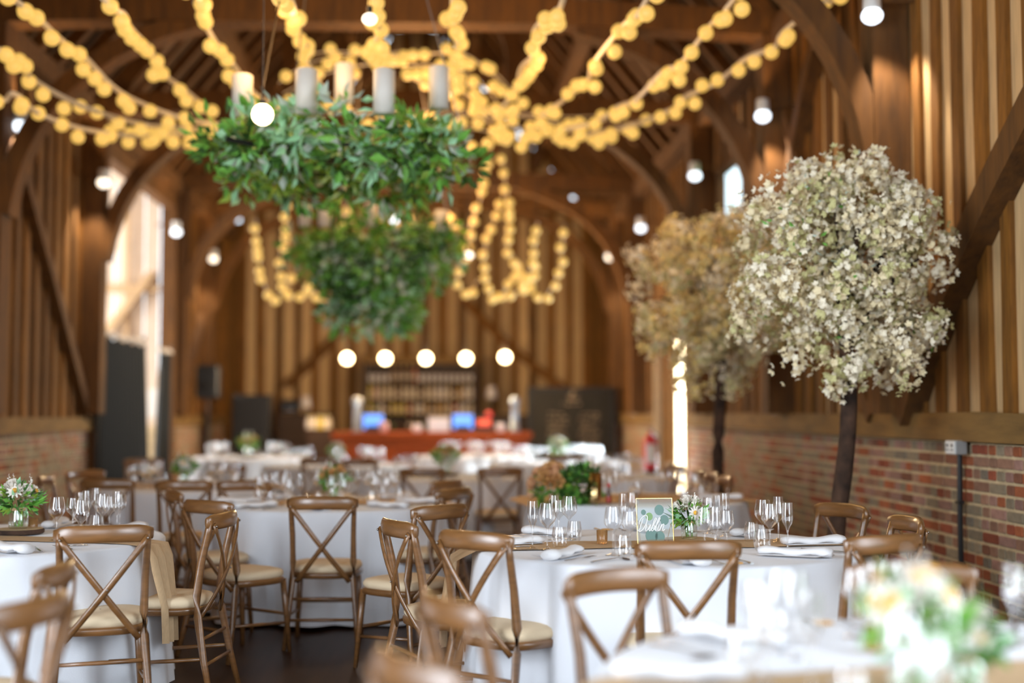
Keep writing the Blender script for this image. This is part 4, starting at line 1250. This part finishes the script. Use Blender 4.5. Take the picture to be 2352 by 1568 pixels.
# ================================================================ WALL LAMPS
lens_m = (lambda b: (b.ball((0, 0, 0), 0.075, 14, 8, sc=(1, 1, .8)), b.mesh('lens', 'lens', True))[1])(MB())
lensw = (lambda b: (b.ball((0, 0, 0), 0.075, 14, 8, sc=(1, 1, .8)), b.mesh('lens', 'wlens', True))[1])(MB())
housing = (lambda b: (b.lathe([(0.001, 0.11), (0.055, 0.11), (0.06, 0.10), (0.062, 0.0), (0.05, -0.01)], n=16), b.mesh('housing', 'white', True))[1])(MB())
def wall_lamp(px, py, X, label, warm=False, e=70, grp='wall lamps on the posts'):
    side = 1 if X > 0 else -1
    p = onx(px, py, X - side * 0.30)
    t = empty('wall_lamp', p); tag(t, label, 'lamp')
    put('lens', lensw if warm else lens_m, t, (0, 0, -0.02)); put('housing', housing, t, (0, 0, 0.03))
    mb = MB(); mb.beam((0, 0, 0.09), (side * 0.31, 0, 0.09), 0.012, 0.02); mb.build('bracket', 'timber', t)
    l = bpy.data.lights.new('lamp_light', 'SPOT'); l.energy = e; l.color = (1.0, 0.86, 0.66); l.spot_size = R(80); l.spot_blend = 0.6; l.shadow_soft_size = 0.05
    lo = bpy.data.objects.new('lamp_light', l); col.objects.link(lo); lo.parent = t; lo.location = (0, 0, -0.10); lo.rotation_euler = (0, side * R(-18), 0)
    l = bpy.data.lights.new('uplight', 'SPOT'); l.energy = e * 0.25; l.color = (1.0, 0.66, 0.34); l.spot_size = R(140); l.spot_blend = 0.8; l.shadow_soft_size = 0.05
    lo = bpy.data.objects.new('uplight', l); col.objects.link(lo); lo.parent = t; lo.location = (0, 0, 0.2); lo.rotation_euler = (PI, side * R(-25), 0)
WL = [(2003, 30, XR, 'white wall lamp nearest on the right wall, at the top of the picture', 0), (1752, 262, XR, 'white wall lamp second nearest on the right wall', 0), (1596, 400, XR, 'white wall lamp on the right wall just left of the bright gable-shaped window', 0), (1472, 521, XR, 'white wall lamp above the left blossom tree', 0), (1400, 588, XR, 'small wall lamp farthest on the right wall', 1),
 (48, 285, XL, 'white wall lamp at the left edge of the picture', 0), (238, 416, XL, 'warm white wall lamp at the edge of the bright porch opening', 1), (405, 530, XL, 'wall lamp on the left wall beyond the bright porch', 0), (490, 592, XL, 'farthest wall lamp on the left wall', 1)]
for px, py, X, lb, wm in WL: wall_lamp(px, py, X, lb, wm)
# bright single bulbs hanging among the strings
for px, py, d, lb, m_ in ((603, 263, 8.15, 'single brilliant white bulb beside the left candle', 'globe'), (849, 44, 8.8, 'single pale bulb high above the middle candle', 'wlens'), (906, 504, 13, 'single bluish white bulb between the two green hoops', 'lens'), (1076, 586, 13, 'single pale bulb at the right side of the darker hoop', 'wlens'), (1022, 212, 11.8, 'single pale bulb at the right candle', 'wlens')):
    q = at(px, py, d); t = empty('hanging_bulb', q); tag(t, lb, 'light bulb')
    put('lens', lens_m if m_ == 'lens' else lensw, t, (0, 0, 0), sc=(.7, .7, .7) if px != 603 else (1, 1, 1))
    if m_ == 'globe': t.children[0].data = (lambda b: (b.ball((0, 0, 0), 0.07, 14, 8), b.mesh('lens', 'globe', True))[1])(MB())
    mb = MB(); mb.tube([(0, 0, 0.04), (0, 0, 6.75 - q.z)], 0.004, 4); mb.lathe([(0.02, 0.09), (0.02, 0.04)], n=8); mb.build('cord', 'blackp', t)

# ================================================================ BLOSSOM TREES
def tree(px, d, base_r, zc, rad, sc, cols, label, seed, lean):
    r = random.Random(seed)
    x = at(px, 1100, d).x
    t = empty('blossom_tree', (x, d, 0)); tag(t, label, 'tree')
    mb = MB(); P = []; rr = []
    n = 16; H = zc - rad * .35
    for i in range(n + 1):
        u = i / n
        P.append((lean * (1 - u) + 0.03 * math.sin(u * 7 + seed), 0.02 * math.cos(u * 6), H * u)); rr.append(base_r * (1.15 - 0.35 * u) * (1 + 0.04 * math.sin(u * 23 + seed) + 0.04 * math.sin(u * 11)))
    mb.tube(P, rr, 12); mb.build('trunk', 'bark', t, True)
    mb = MB(); mb.chamfer((lean, 0, 0.015), (0.5, 0.5, 0.03), 0.006); mb.build('base', 'blackp', t)
    for i in range(9):
        a = 2 * PI * i / 9 + r.uniform(-.2, .2); e = r.uniform(0.0, 1.2)
        dd = Vector((math.cos(a) * math.cos(e), math.sin(a) * math.cos(e), math.sin(e)))
        st = Vector((0.0, 0, H - r.uniform(0.0, 0.3)))
        en = Vector((0, 0, zc)) + Vector((dd.x * rad * .75, dd.y * rad * .75, dd.z * rad * .6))
        mb = MB(); mb.tube(bez(st, (st + en) / 2 + Vector((0, 0, .12)), en, 5), [0.03, .026, .022, .018, .013, .008], 6); mb.build('branch', 'bark', t, True)
    mb = MB()
    ncl = 230
    lumps = []
    for i in range(26):
        zz = 1 - 2 * (i + .5) / 26; a = i * 2.399 + r.uniform(-.3, .3); q = math.sqrt(1 - zz * zz)
        lumps.append(Vector((q * math.cos(a), q * math.sin(a), zz)) * r.uniform(.55, .82))
    lumps += [Vector((0, 0, 0)), Vector((.3, 0, .2))]
    for c in range(ncl):
        dd = rdir(r)
        if dd.z < -0.55 and r.random() < .5: dd.z = -dd.z
        k_ = r.uniform(0.55, 1.0) if c % 3 else r.uniform(0.95, 1.08)
        lump = lumps[c % len(lumps)]; dd = (lump + dd * 0.40); k_ = 1.0
        droop = -0.10 if dd.z < 0.1 else 0
        cc = Vector((dd.x * rad * k_ * sc[0], dd.y * rad * k_ * sc[1], zc + dd.z * rad * k_ * sc[2] + droop))
        cr = r.uniform(0.09, 0.17)
        pal_ = r.choices(cols, [6, 4, 2])[0]
        for _ in range(46):
            q = cc + rdir(r) * cr * r.uniform(.3, 1)
            nd = (q - cc).normalized() + rdir(r) * .5; nd.normalize()
            u = nd.cross(Vector((0, 0, 1)));  u = u.normalized() if u.length > .05 else Vector((1, 0, 0)); v = nd.cross(u)
            s_ = r.uniform(.018, .030); mi = r.choice(pal_)
            vs = [q]
            for k2 in range(5):
                a = 2 * PI * k2 / 5; vs.append(q + (u * math.cos(a) + v * math.sin(a)) * s_ + nd * s_ * .5); a += PI / 5; vs.append(q + (u * math.cos(a) + v * math.sin(a)) * s_ * .7 + nd * s_ * .15)
            mb.add(vs, [(0, 1 + 2 * k2, 1 + (2 * k2 + 1) % 10, 1 + (2 * k2 + 2) % 10) for k2 in range(5)], mi)
        if c % 7 == 0: foliage_blob(mb, cc, cr, 7, .02, .05, [4, 5], r)
    f = mb.build('blossom', ['bloss', 'bloss2', 'blossy', 'blossg', 'leafg', 'leafs'], t); f['kind'] = 'stuff'
    return t
tree(1950, 7.6, 0.054, 2.27, 0.62, (0.98, .85, .98), [[0, 1], [0, 3], [1, 1, 3]], 'cream blossom tree with thick dark trunk, nearer and larger of the two', 3, -0.09)
tree(1650, 11.1, 0.056, 2.38, 0.71, (1.0, .85, 1.0), [[2, 2, 0], [0, 3], [1, 0]], 'yellowish blossom tree on the thinner leaning trunk, farther of the two', 8, 0.04)

# ================================================================ BAR
D_ = 20.6
bx0, bx1 = at(765, 992, D_).x, at(1218, 992, D_).x
zt = at(980, 992, D_).z
t = empty('bar_counter', ((bx0 + bx1) / 2, D_, 0)); tag(t, 'long mahogany bar counter at the end of the barn', 'bar counter')
W_ = bx1 - bx0
mb = MB(); mb.chamfer((0, 0.15, zt - 0.05), (W_ + 0.04, 0.7, 0.10), 0.012); mb.build('countertop', 'mahogany', t)
mb = MB(); mb.box((0, 0.2, (zt - 0.1) / 2), (W_ - 0.06, 0.5, zt - 0.1)); mb.build('body', 'mahogany', t)
for i in range(6):
    mb = MB(); mb.chamfer((-W_ / 2 + W_ * (i + .5) / 6, -0.065, 0.45), (W_ / 6 - 0.12, 0.03, 0.62), 0.008); mb.build('panel', 'mahogany', t)
# back bar shelf unit
DS = 24.4
s0, s1 = at(838, 900, DS).x, at(1094, 900, DS).x
ztop = at(960, 832, DS).z; zlow = 0.95
t = empty('shelf_unit', ((s0 + s1) / 2, DS, 0)); tag(t, 'dark wooden back-bar shelf unit filled with bottles', 'shelf')
W_ = s1 - s0
mb = MB()
for x in (-W_ / 2, W_ / 2): mb.box((x, 0, ztop / 2), (0.05, 0.34, ztop))
mb.build('side_panel', 'darkwood', t)
mb = MB(); mb.box((0, 0.18, ztop / 2), (W_, 0.02, ztop)); mb.build('back_panel', 'darkwood', t)
mb = MB(); mb.chamfer((0, 0, ztop + 0.05), (W_ + 0.1, 0.4, 0.14), 0.01); mb.build('cornice', 'plate', t)
rows = [at(960, y_, DS).z for y_ in (878, 919, 952, 985)]
for z in rows:
    mb = MB(); mb.box((0, 0, z), (W_ - .04, 0.32, 0.03)); mb.build('shelf', 'darkwood', t)
bprof = [(0.001, 0), (0.036, 0), (0.038, 0.01), (0.038, 0.17), (0.030, 0.20), (0.013, 0.225), (0.013, 0.285), (0.001, 0.287)]
shortp = [(0.001, 0), (0.034, 0), (0.038, 0.12), (0.034, 0.122), (0.03, 0.01)]
bms = {}
def bottle_mesh(mn, sh):
    k_ = (mn, sh)
    if k_ not in bms:
        b = MB(); b.lathe(shortp if sh else bprof, n=9); bms[k_] = b.mesh('bottle', mn, True)
    return bms[k_]
cork = (lambda b: (b.lathe([(0.015, 0.25), (0.015, 0.29), (0.001, 0.291)], n=8), b.mesh('cap', 'gold'))[1])(MB())
lab = (lambda b: (b.lathe([(0.0388, 0.05), (0.0388, 0.13)], n=9), b.mesh('bottle_label', 'b_cream'))[1])(MB())
r = random.Random(77)
ORD = 'first second third fourth fifth sixth seventh eighth ninth tenth eleventh twelfth thirteenth fourteenth fifteenth sixteenth seventeenth eighteenth nineteenth'.split()
rn = ['top shelf', 'second shelf', 'third shelf', 'lowest shelf']
for ri, z in enumerate(rows[:4]):
    n = 19
    for i in range(n):
        x = s0 + 0.10 + (W_ - 0.2) * i / (n - 1)
        if ri == 0:
            if 4 <= i <= 7: mn, sh = 'b_brown', False
            elif i == 8: mn, sh = 'b_red', False
            else: mn, sh = 'b_white', True
        elif ri == 1: mn, sh = r.choice(['b_white', 'b_cream', 'b_amber', 'b_cream', 'b_pink', 'b_yel', 'b_white', 'b_brown']), False
        elif ri == 2: mn, sh = r.choice(['b_cream', 'b_red', 'b_green', 'b_white', 'b_brown', 'b_yel', 'b_amber']), False
        else: mn, sh = r.choice(['b_brown', 'b_white', 'b_brown', 'b_green']), r.random() < .5
        sz = {0: 1.05, 1: 1.0, 2: .8, 3: .72}[ri]
        nm = 'drinking_glass' if sh and ri == 0 else 'bottle'
        o = put(nm, bottle_mesh(mn, sh), None, (x, DS - 0.06 + r.uniform(-.03, .03), z + 0.016), sc=(1, 1, sz))
        colr = {'b_white': 'pale', 'b_cream': 'cream-labelled', 'b_amber': 'amber', 'b_pink': 'pinkish', 'b_yel': 'yellow', 'b_brown': 'dark', 'b_red': 'red', 'b_green': 'green'}[mn]
        if nm == 'drinking_glass': tag(o, 'upturned pale glass, ' + ORD[i] + ' from the left on the top shelf behind the bar', 'glass', 'glasses on the top shelf behind the bar')
        else:
            tag(o, colr + ' bottle, ' + ORD[i] + ' from the left on the ' + rn[ri] + ' behind the bar', 'bottle', 'bottles on the ' + rn[ri] + ' behind the bar')
            if not sh: put('cap', cork, o); put('bottle_label', lab, o)
# things on the counter
def onbar(px): return at(px, 985, D_ + 0.15).x
def bartop(name, px, label, cat): 
    return tag(empty(name, (onbar(px), D_ + 0.15, zt + 0.001)), label, cat)
for px, lb in ((857, 'left till with blue glowing screen on the bar'), (1063, 'right till with blue glowing screen on the bar')):
    t = bartop('till', px, lb, 'till')
    mb = MB(); mb.chamfer((0, 0, 0.05), (0.22, 0.2, 0.10), 0.01); mb.build('till_base', 'blackp', t)
    mb = MB(); mb.chamfer((0, -0.02, 0.165), (0.35, 0.04, 0.26), 0.008); mb.build('monitor', 'blackp', t)
    mb = MB(); mb.box((0, -0.042, 0.165), (0.32, 0.004, 0.23)); mb.build('screen', 'blue', t)
for px, lb, m_ in ((820, 'pale pink beer tap column at the left end of the bar', 'greyp'), (1183, 'pale blue beer tap column at the right end of the bar', 'pblue')):
    t = bartop('beer_tap', px, lb, 'beer tap')
    mb = MB(); mb.lathe([(0.001, 0), (0.09, 0), (0.09, 0.02), (0.065, 0.03), (0.065, 0.42), (0.085, 0.45), (0.085, 0.52), (0.05, 0.56), (0.001, 0.565)], n=16); mb.build('column', m_, t, True)
    mb = MB(); mb.tube([(0, -0.06, 0.38), (0, -0.14, 0.37), (0, -0.15, 0.30)], 0.012, 6); mb.tube([(0, -0.08, 0.40), (0, -0.10, 0.52)], 0.014, 6); mb.build('tap', 'metal', t)
t = bartop('card_stack', 1008, 'whitish box on the bar between the two blue screens', 'box')
mb = MB(); mb.chamfer((0, 0, 0.11), (0.34, 0.2, 0.22), 0.01); mb.build('box', 'b_white', t)
mb = MB(); mb.chamfer((0, 0, 0.23), (0.36, 0.22, 0.03), 0.006); mb.build('lid', 'b_cream', t)
t = bartop('illuminated_sign', 1112, 'small orange-red lit sign near the right end of the bar', 'sign')
mb = MB(); mb.chamfer((0, 0.05, 0.12), (0.26, 0.12, 0.24), 0.01); mb.build('sign_case', 'blackp', t)
mb = MB(); mb.chamfer((0, -0.015, 0.15), (0.21, 0.01, 0.10), 0.004); mb.build('lit_face', 'redled', t)
t = bartop('red_lamp', 1124, 'small round red ornament above the lit sign on the bar', 'ornament'); t.location.y += .22
mb = MB(); mb.tube([(0, 0, 0), (0, 0, 0.24)], 0.012, 6); mb.lathe([(0.001, 0), (0.05, 0), (0.05, 0.01)], n=10); mb.build('stand', 'blackp', t)
mb = MB(); mb.ball((0, 0, 0.28), 0.055, 12, 8); mb.build('red_ball', 'red', t, True)
for px, h, m_, lb in ((872 + 8, .16, 'b_pink', 'pale jug on the bar right of the left blue screen'), (958, .12, 'b_white', 'small white bowl on the bar left of the whitish box'), (1150, .14, 'b_white', 'pale heap of folded cloths on the bar beside the blue tap')):
    o = (lambda b: (b.lathe([(0.001, 0), (0.06, 0), (0.09, h * .4), (0.075, h * .8), (0.08, h), (0.06, h * .9), (0.001, 0.02)], n=14), b.build('jug' if h > .15 else 'bowl', m_, None, True, (onbar(px), D_ + 0.12, zt)))[1])(MB()); tag(o, lb, 'jug' if h > .15 else 'bowl')
# five globe lamps over the bar
for i, px in enumerate((797, 885, 978, 1070, 1160)):
    q = at(px, 823 if i < 4 else 820, 21.3)
    t = empty('globe_lamp', q); tag(t, ['leftmost of the five glowing globes over the bar', 'second globe from the left over the bar', 'middle globe of the five over the bar', 'fourth globe from the left over the bar', 'rightmost of the five glowing globes over the bar'][i], 'lamp')
    mb = MB(); mb.ball((0, 0, 0), 0.095, 14, 9); mb.build('globe', 'globe', t, True)
    mb = MB(); mb.tube([(0, 0, 0.10), (0, 0, 5.05 - q.z)], 0.006, 4); mb.lathe([(0.04, 0.09), (0.03, 0.13), (0.004, 0.14)], n=10); mb.build('cord', 'blackp', t)
    l = bpy.data.lights.new('globe_light', 'POINT'); l.energy = 90; l.color = (1, 0.72, 0.40); l.shadow_soft_size = 0.1
    lo = bpy.data.objects.new('globe_light', l); col.objects.link(lo); lo.parent = t; lo.location = (0, -0.16, 0)
# chalkboard
q0 = at(1215, 893, 22.6); q1 = at(1410, 1060, 22.6)
t = empty('chalkboard', ((q0.x + q1.x) / 2, 22.6, 0)); tag(t, 'large black chalkboard with pale writing right of the bar', 'chalkboard')
W_ = q1.x - q0.x; H_ = q0.z - 0.1
mb = MB(); mb.box((0, 0, 0.1 + H_ / 2), (W_, 0.04, H_)); mb.build('board', 'chalk', t)
mb = MB()
for x in (-W_ / 2, W_ / 2): mb.box((x, 0, (0.1 + H_) / 2), (0.06, 0.08, H_ + 0.1))
mb.box((0, 0, H_ + 0.1), (W_ + .06, 0.08, 0.06)); mb.build('frame', 'blackp', t)
mb = MB(); r = random.Random(5)
def chalkline(cx, z, w__, lw):
    x = cx - w__ / 2
    while x < cx + w__ / 2:
        l_ = r.uniform(.03, .10); mb.box((x + l_ / 2, -0.022, z + r.uniform(-.01, .01)), (l_, 0.002, lw * r.uniform(.5, 1))); x += l_ + r.uniform(.015, .04)
for z in (1.70, 1.64): chalkline(0.02, z, 0.16, 0.035)
mb.box((0.02, -0.022, 1.76), (0.05, 0.002, 0.10)); chalkline(0.0, 1.56, 0.34, 0.03)
for i in range(9):
    chalkline(-0.28, 1.38 - i * 0.085, 0.30 if i % 3 else 0.24, 0.03); chalkline(0.30, 1.38 - i * 0.085, 0.34 if i % 3 else 0.26, 0.03)
mb.build('chalk_writing', 'chalkw', t)
# fridge / cabinet, shelf things left of the bar
def cabinet(px0, px1, py0, d, label, name, cat, m_='blackp', deep=0.5):
    a = at(px0, py0, d); b_ = at(px1, py0, d); W__ = b_.x - a.x; H__ = a.z
    t = empty(name, ((a.x + b_.x) / 2, d, 0)); tag(t, label, cat)
    mb = MB(); mb.chamfer((0, deep / 2, H__ / 2), (W__, deep, H__), 0.01); mb.build('body', m_, t)
    mb = MB(); mb.chamfer((0, -0.012, H__ / 2), (W__ - .06, 0.025, H__ - .1), 0.006); mb.build('door', m_, t)
    mb = MB(); mb.tube([(W__ / 2 - .08, -.03, H__ * .45), (W__ / 2 - .08, -.05, H__ * .5), (W__ / 2 - .08, -.03, H__ * .6)], 0.008, 5); mb.build('handle', 'bolt', t)
    return t
cabinet(533, 619, 906, 22.5, 'tall black fridge cabinet left of the bar', 'fridge', 'fridge')
cabinet(636, 765, 948, 24.3, 'low dark back counter between the fridge and the bar shelves', 'back_counter', 'cabinet', 'darkwood', 0.5)
cabinet(1100, 1212, 952, 24.3, 'low dark back counter right of the bottle shelves', 'back_counter', 'cabinet', 'darkwood', 0.5)
q = at(660, 946, 24.1); t = empty('coffee_machine', (q.x, 24.5, q.z)); tag(t, 'black coffee machine on the back counter left of the bar', 'coffee machine')
mb = MB(); mb.chamfer((0, 0, 0.12), (0.34, 0.34, 0.24), 0.02); mb.build('body', 'blackp', t)
mb = MB(); mb.chamfer((0, -0.18, 0.05), (0.26, 0.10, 0.03), 0.006); mb.build('drip_tray', 'metal', t)
for i, px in enumerate((698, 1130)):
    q = at(px, 946 if i == 0 else 950, 24.2); t = empty('table_lamp', (q.x, 24.5, q.z)); tag(t, ['small whitish shaded lamp left of the bar shelves', 'small whitish shaded lamp right of the bar shelves'][i], 'lamp')
    k_ = [0.0, 0.22][i]
    mb = MB(); mb.lathe([(0.001, 0), (0.06, 0), (0.06, .02), (0.015, .03), (0.012, .12 + k_), (0.001, .12 + k_)], n=12); mb.build('base', 'blackp', t)
    mb = MB(); mb.lathe([(0.11, .08 + k_), (0.075, .30 + k_)], n=16); mb.build('shade', 'b_white', t, True)
r = random.Random(3)
for i in range(7):
    px = 712 + i * 8; q = at(px, 946, 24.1)
    mn = ['b_white', 'b_cream', 'b_white', 'b_yel', 'b_yel', 'b_white', 'b_cream'][i]
    o = put('bottle', bottle_mesh(mn, False), None, (q.x, 22.2, 0.62), sc=(1, 1, .9))
    bpy.data.objects.remove(o)
t = cabinet(700, 762, 985, 22.3, 'low shelf of pale bottles just left of the bar counter', 'bottle_crate', 'crate', 'darkwood', 0.4)
for i in range(7):
    q = at(707 + i * 8, 985, 22.4); mn = ['b_white', 'b_cream', 'b_white', 'b_yel', 'b_yel', 'b_white', 'b_cream'][i]
    o = put('bottle', bottle_mesh(mn, False), None, (q.x, 22.45, at(700, 985, 22.3).z), sc=(1, 1, .8)); cn = {'b_white': 'pale', 'b_cream': 'cream', 'b_yel': 'yellow'}[mn]
    tag(o, cn + ' bottle, ' + ORD[i] + ' from the left on the low shelf beside the bar counter', 'bottle', 'bottles left of the bar counter'); put('cap', cork, o)
# loudspeaker on stand
q = at(478, 915, 20.9); t = empty('speaker_stand', (q.x, 20.9, 0)); tag(t, 'thin black tripod stand left of the black fridge', 'stand')
mb = MB(); mb.tube([(0, 0, 0.35), (0, 0, q.z)], 0.018, 8); mb.build('pole', 'blackp', t)
for i in range(3):
    a = 2 * PI * i / 3 + .3; mb = MB(); mb.tube([(0, 0, .75), (.42 * math.cos(a), .42 * math.sin(a), 0.01)], 0.012, 6); mb.build('leg', 'blackp', t)
t = empty('loudspeaker', (q.x, 20.9, q.z)); tag(t, 'black loudspeaker on the tripod stand against the boards', 'loudspeaker')
mb = MB(); mb.chamfer((0, 0.05, 0.27), (0.36, 0.34, 0.54), 0.03); mb.build('cabinet', 'blackp', t)
mb = MB(); mb.lathe([(0.001, 0.0), (0.10, 0.02), (0.125, 0.0)], n=18); o = mb.build('woofer', 'chalk', t, True, (0, -0.125, 0.20)); o.rotation_euler = (PI / 2, 0, 0)
mb = MB(); mb.chamfer((0, -0.125, 0.42), (0.18, 0.012, 0.10), 0.003); mb.build('horn', 'chalk', t)

# ================================================================ CURTAINS
def curtain(px0, px1, py0, py1, lean, label, seed, n=26, ga=0.045):
    r = random.Random(seed)
    X = XL + 0.14
    a = onx(px0, py0, X); b_ = onx(px1, py0, X)
    t = empty('curtain', (X, a.y, 0)); tag(t, label, 'curtain')
    L_ = b_.y - a.y; ztop = (a.z + b_.z) / 2
    mb = MB(); vs = []; fs = []; m = 10
    for j in range(m + 1):
        v = j / m; z = ztop * (1 - v) + 0.02 * v
        for i in range(n * 4 + 1):
            u = i / (n * 4)
            zz = z - (0.05 * abs(math.sin(u * PI * 5)) if j == 0 else 0)
            w__ = (1 + 0.10 * v)
            vs.append((ga * math.sin(u * n * PI * 1.0 + seed) * (.5 + .5 * v), u * L_ * w__ + lean * v, zz))
    for j in range(m):
        for i in range(n * 4):
            q = j * (n * 4 + 1) + i; fs.append((q, q + 1, q + n * 4 + 2, q + n * 4 + 1))
    mb.add(vs, fs); mb.build('drape', 'black', t, True)
    mb = MB(); P = [(0.0, -0.05 + (L_ + 0.1) * i / 10, ztop + 0.015 + 0.012 * math.sin(i)) for i in range(11)]
    mb.tube(P, 0.03, 6); mb.build('top_trim', 'porch', t, True)
    mb = MB(); mb.tube([(0, 0, 0.0), (0, 0, ztop + 0.1)], 0.018, 6); mb.build('pole', 'blackp', t)
    mb = MB(); mb.tube([(0, L_, 0.0), (0, L_, ztop + 0.1)], 0.018, 6); mb.build('pole', 'blackp', t)
curtain(226, 332, 778, 1100, 0.1, 'wide black curtain with white frilled top at the edge of the porch opening', 1)
curtain(368, 392, 808, 1060, -0.35, 'narrow black curtain gathered beyond the wide one', 2, 12)
# notices and extinguisher seen in the porch gap
def onwall(px, py, Y): return at(px, py, Y)
for px, py, w__, h__, m_, lb in ((349, 925, .16, .44, 'white', 'tall white notice on the porch wall in the gap between curtains'), (372, 948, .12, .16, 'red', 'red sign on the porch wall beside the narrow curtain')):
    q = at(px, py, 20.2); mb = MB(); mb.chamfer((0, 0, 0), (w__, 0.02, h__), 0.004); o = mb.build('notice', m_, None, False, (q.x, PORCH[1] + 0.1, q.z)); tag(o, lb, 'notice')
def extinguisher(x, y, z, label, s=1.0):
    t = empty('fire_extinguisher', (x, y, z)); t.scale = (s, s, s); tag(t, label, 'fire extinguisher')
    mb = MB(); mb.lathe([(0.001, 0), (0.085, 0), (0.09, 0.02), (0.09, 0.42), (0.07, 0.48), (0.03, 0.51), (0.028, 0.54), (0.001, 0.54)], n=18); mb.build('cylinder', 'red', t, True)
    mb = MB(); mb.lathe([(0.0915, 0.0), (0.0915, 0.05)], n=18); mb.build('base_ring', 'blackp', t)
    mb = MB(); mb.box((0, -0.02, 0.57), (0.03, 0.14, 0.03)); mb.tube([(0, 0.02, 0.55), (0.09, 0.0, 0.50), (0.11, 0, 0.25)], 0.011, 6); mb.build('valve_and_hose', 'blackp', t)
    mb = MB(); vs = []
    for zz in (0.14, 0.38):
        for i in range(7):
            a = -PI / 2 + (i - 3) * 0.25; vs.append((0.092 * math.cos(a), 0.092 * math.sin(a), zz))
    mb.add(vs, [(i, i + 1, i + 8, i + 7) for i in range(6)]); mb.build('instruction_label', 'white', t)
    return t
q = at(1494, 1082, 16.3)
extinguisher(at(1494, 1060, 16.3).x, 16.3, at(1494, 1088, 16.3).z, 'red fire extinguisher by the door post on the right')
mb = MB(); mb.chamfer((0, 0, 0), (0.24, 0.2, 0.03), 0.005); bz = at(1494, 1088, 16.3); 
st = mb.build('extinguisher_stand', 'greyp', None, False, (bz.x, 16.3, bz.z - 0.02)); tag(st, 'grey stand under the red fire extinguisher', 'stand')
mb = MB(); mb.tube([(0, 0, -0.01), (0, 0, -(bz.z - 0.03))], 0.02, 6); mb.build('stand_post', 'greyp', st)
q = at(372, 1000, 20.2); extinguisher(q.x, 20.45, q.z - .2, 'tiny red fire extinguisher on the porch wall between the curtains', .7)

# ================================================================ SOCKET POST on the right wall
q = onx(2188, 1027, XR - 0.10)
t = empty('socket_box', (XR - 0.045, q.y, q.z)); tag(t, 'grey metal double socket box on a black conduit against the brick wall', 'socket box')
mb = MB(); mb.chamfer((-0.03, 0, 0), (0.075, 0.15, 0.088), 0.005); mb.build('box', 'greyp', t)
mb = MB(); mb.chamfer((-0.07, 0, 0), (0.006, 0.14, 0.08), 0.001); mb.build('face_plate', 'white', t)
mb = MB()
for sy in (-.035, .035): mb.box((-0.075, sy, 0.012), (0.006, 0.012, 0.018)); mb.box((-0.075, sy - .012, -.015), (.004, .006, .008)); mb.box((-0.075, sy + .012, -.015), (.004, .006, .008))
mb.build('rocker_switch', 'blackp', t)
mb = MB(); mb.tube([(-0.01, 0, -0.044), (-0.012, 0.01, -0.5), (-0.01, 0.0, -q.z + 0.02)], 0.017, 8); mb.build('conduit', 'blackp', t)
for dz_ in (-0.34, -0.72):
    mb = MB(); mb.chamfer((-0.015, 0.0, dz_), (0.045, 0.055, 0.018), 0.003); mb.build('clip', 'blackp', t)
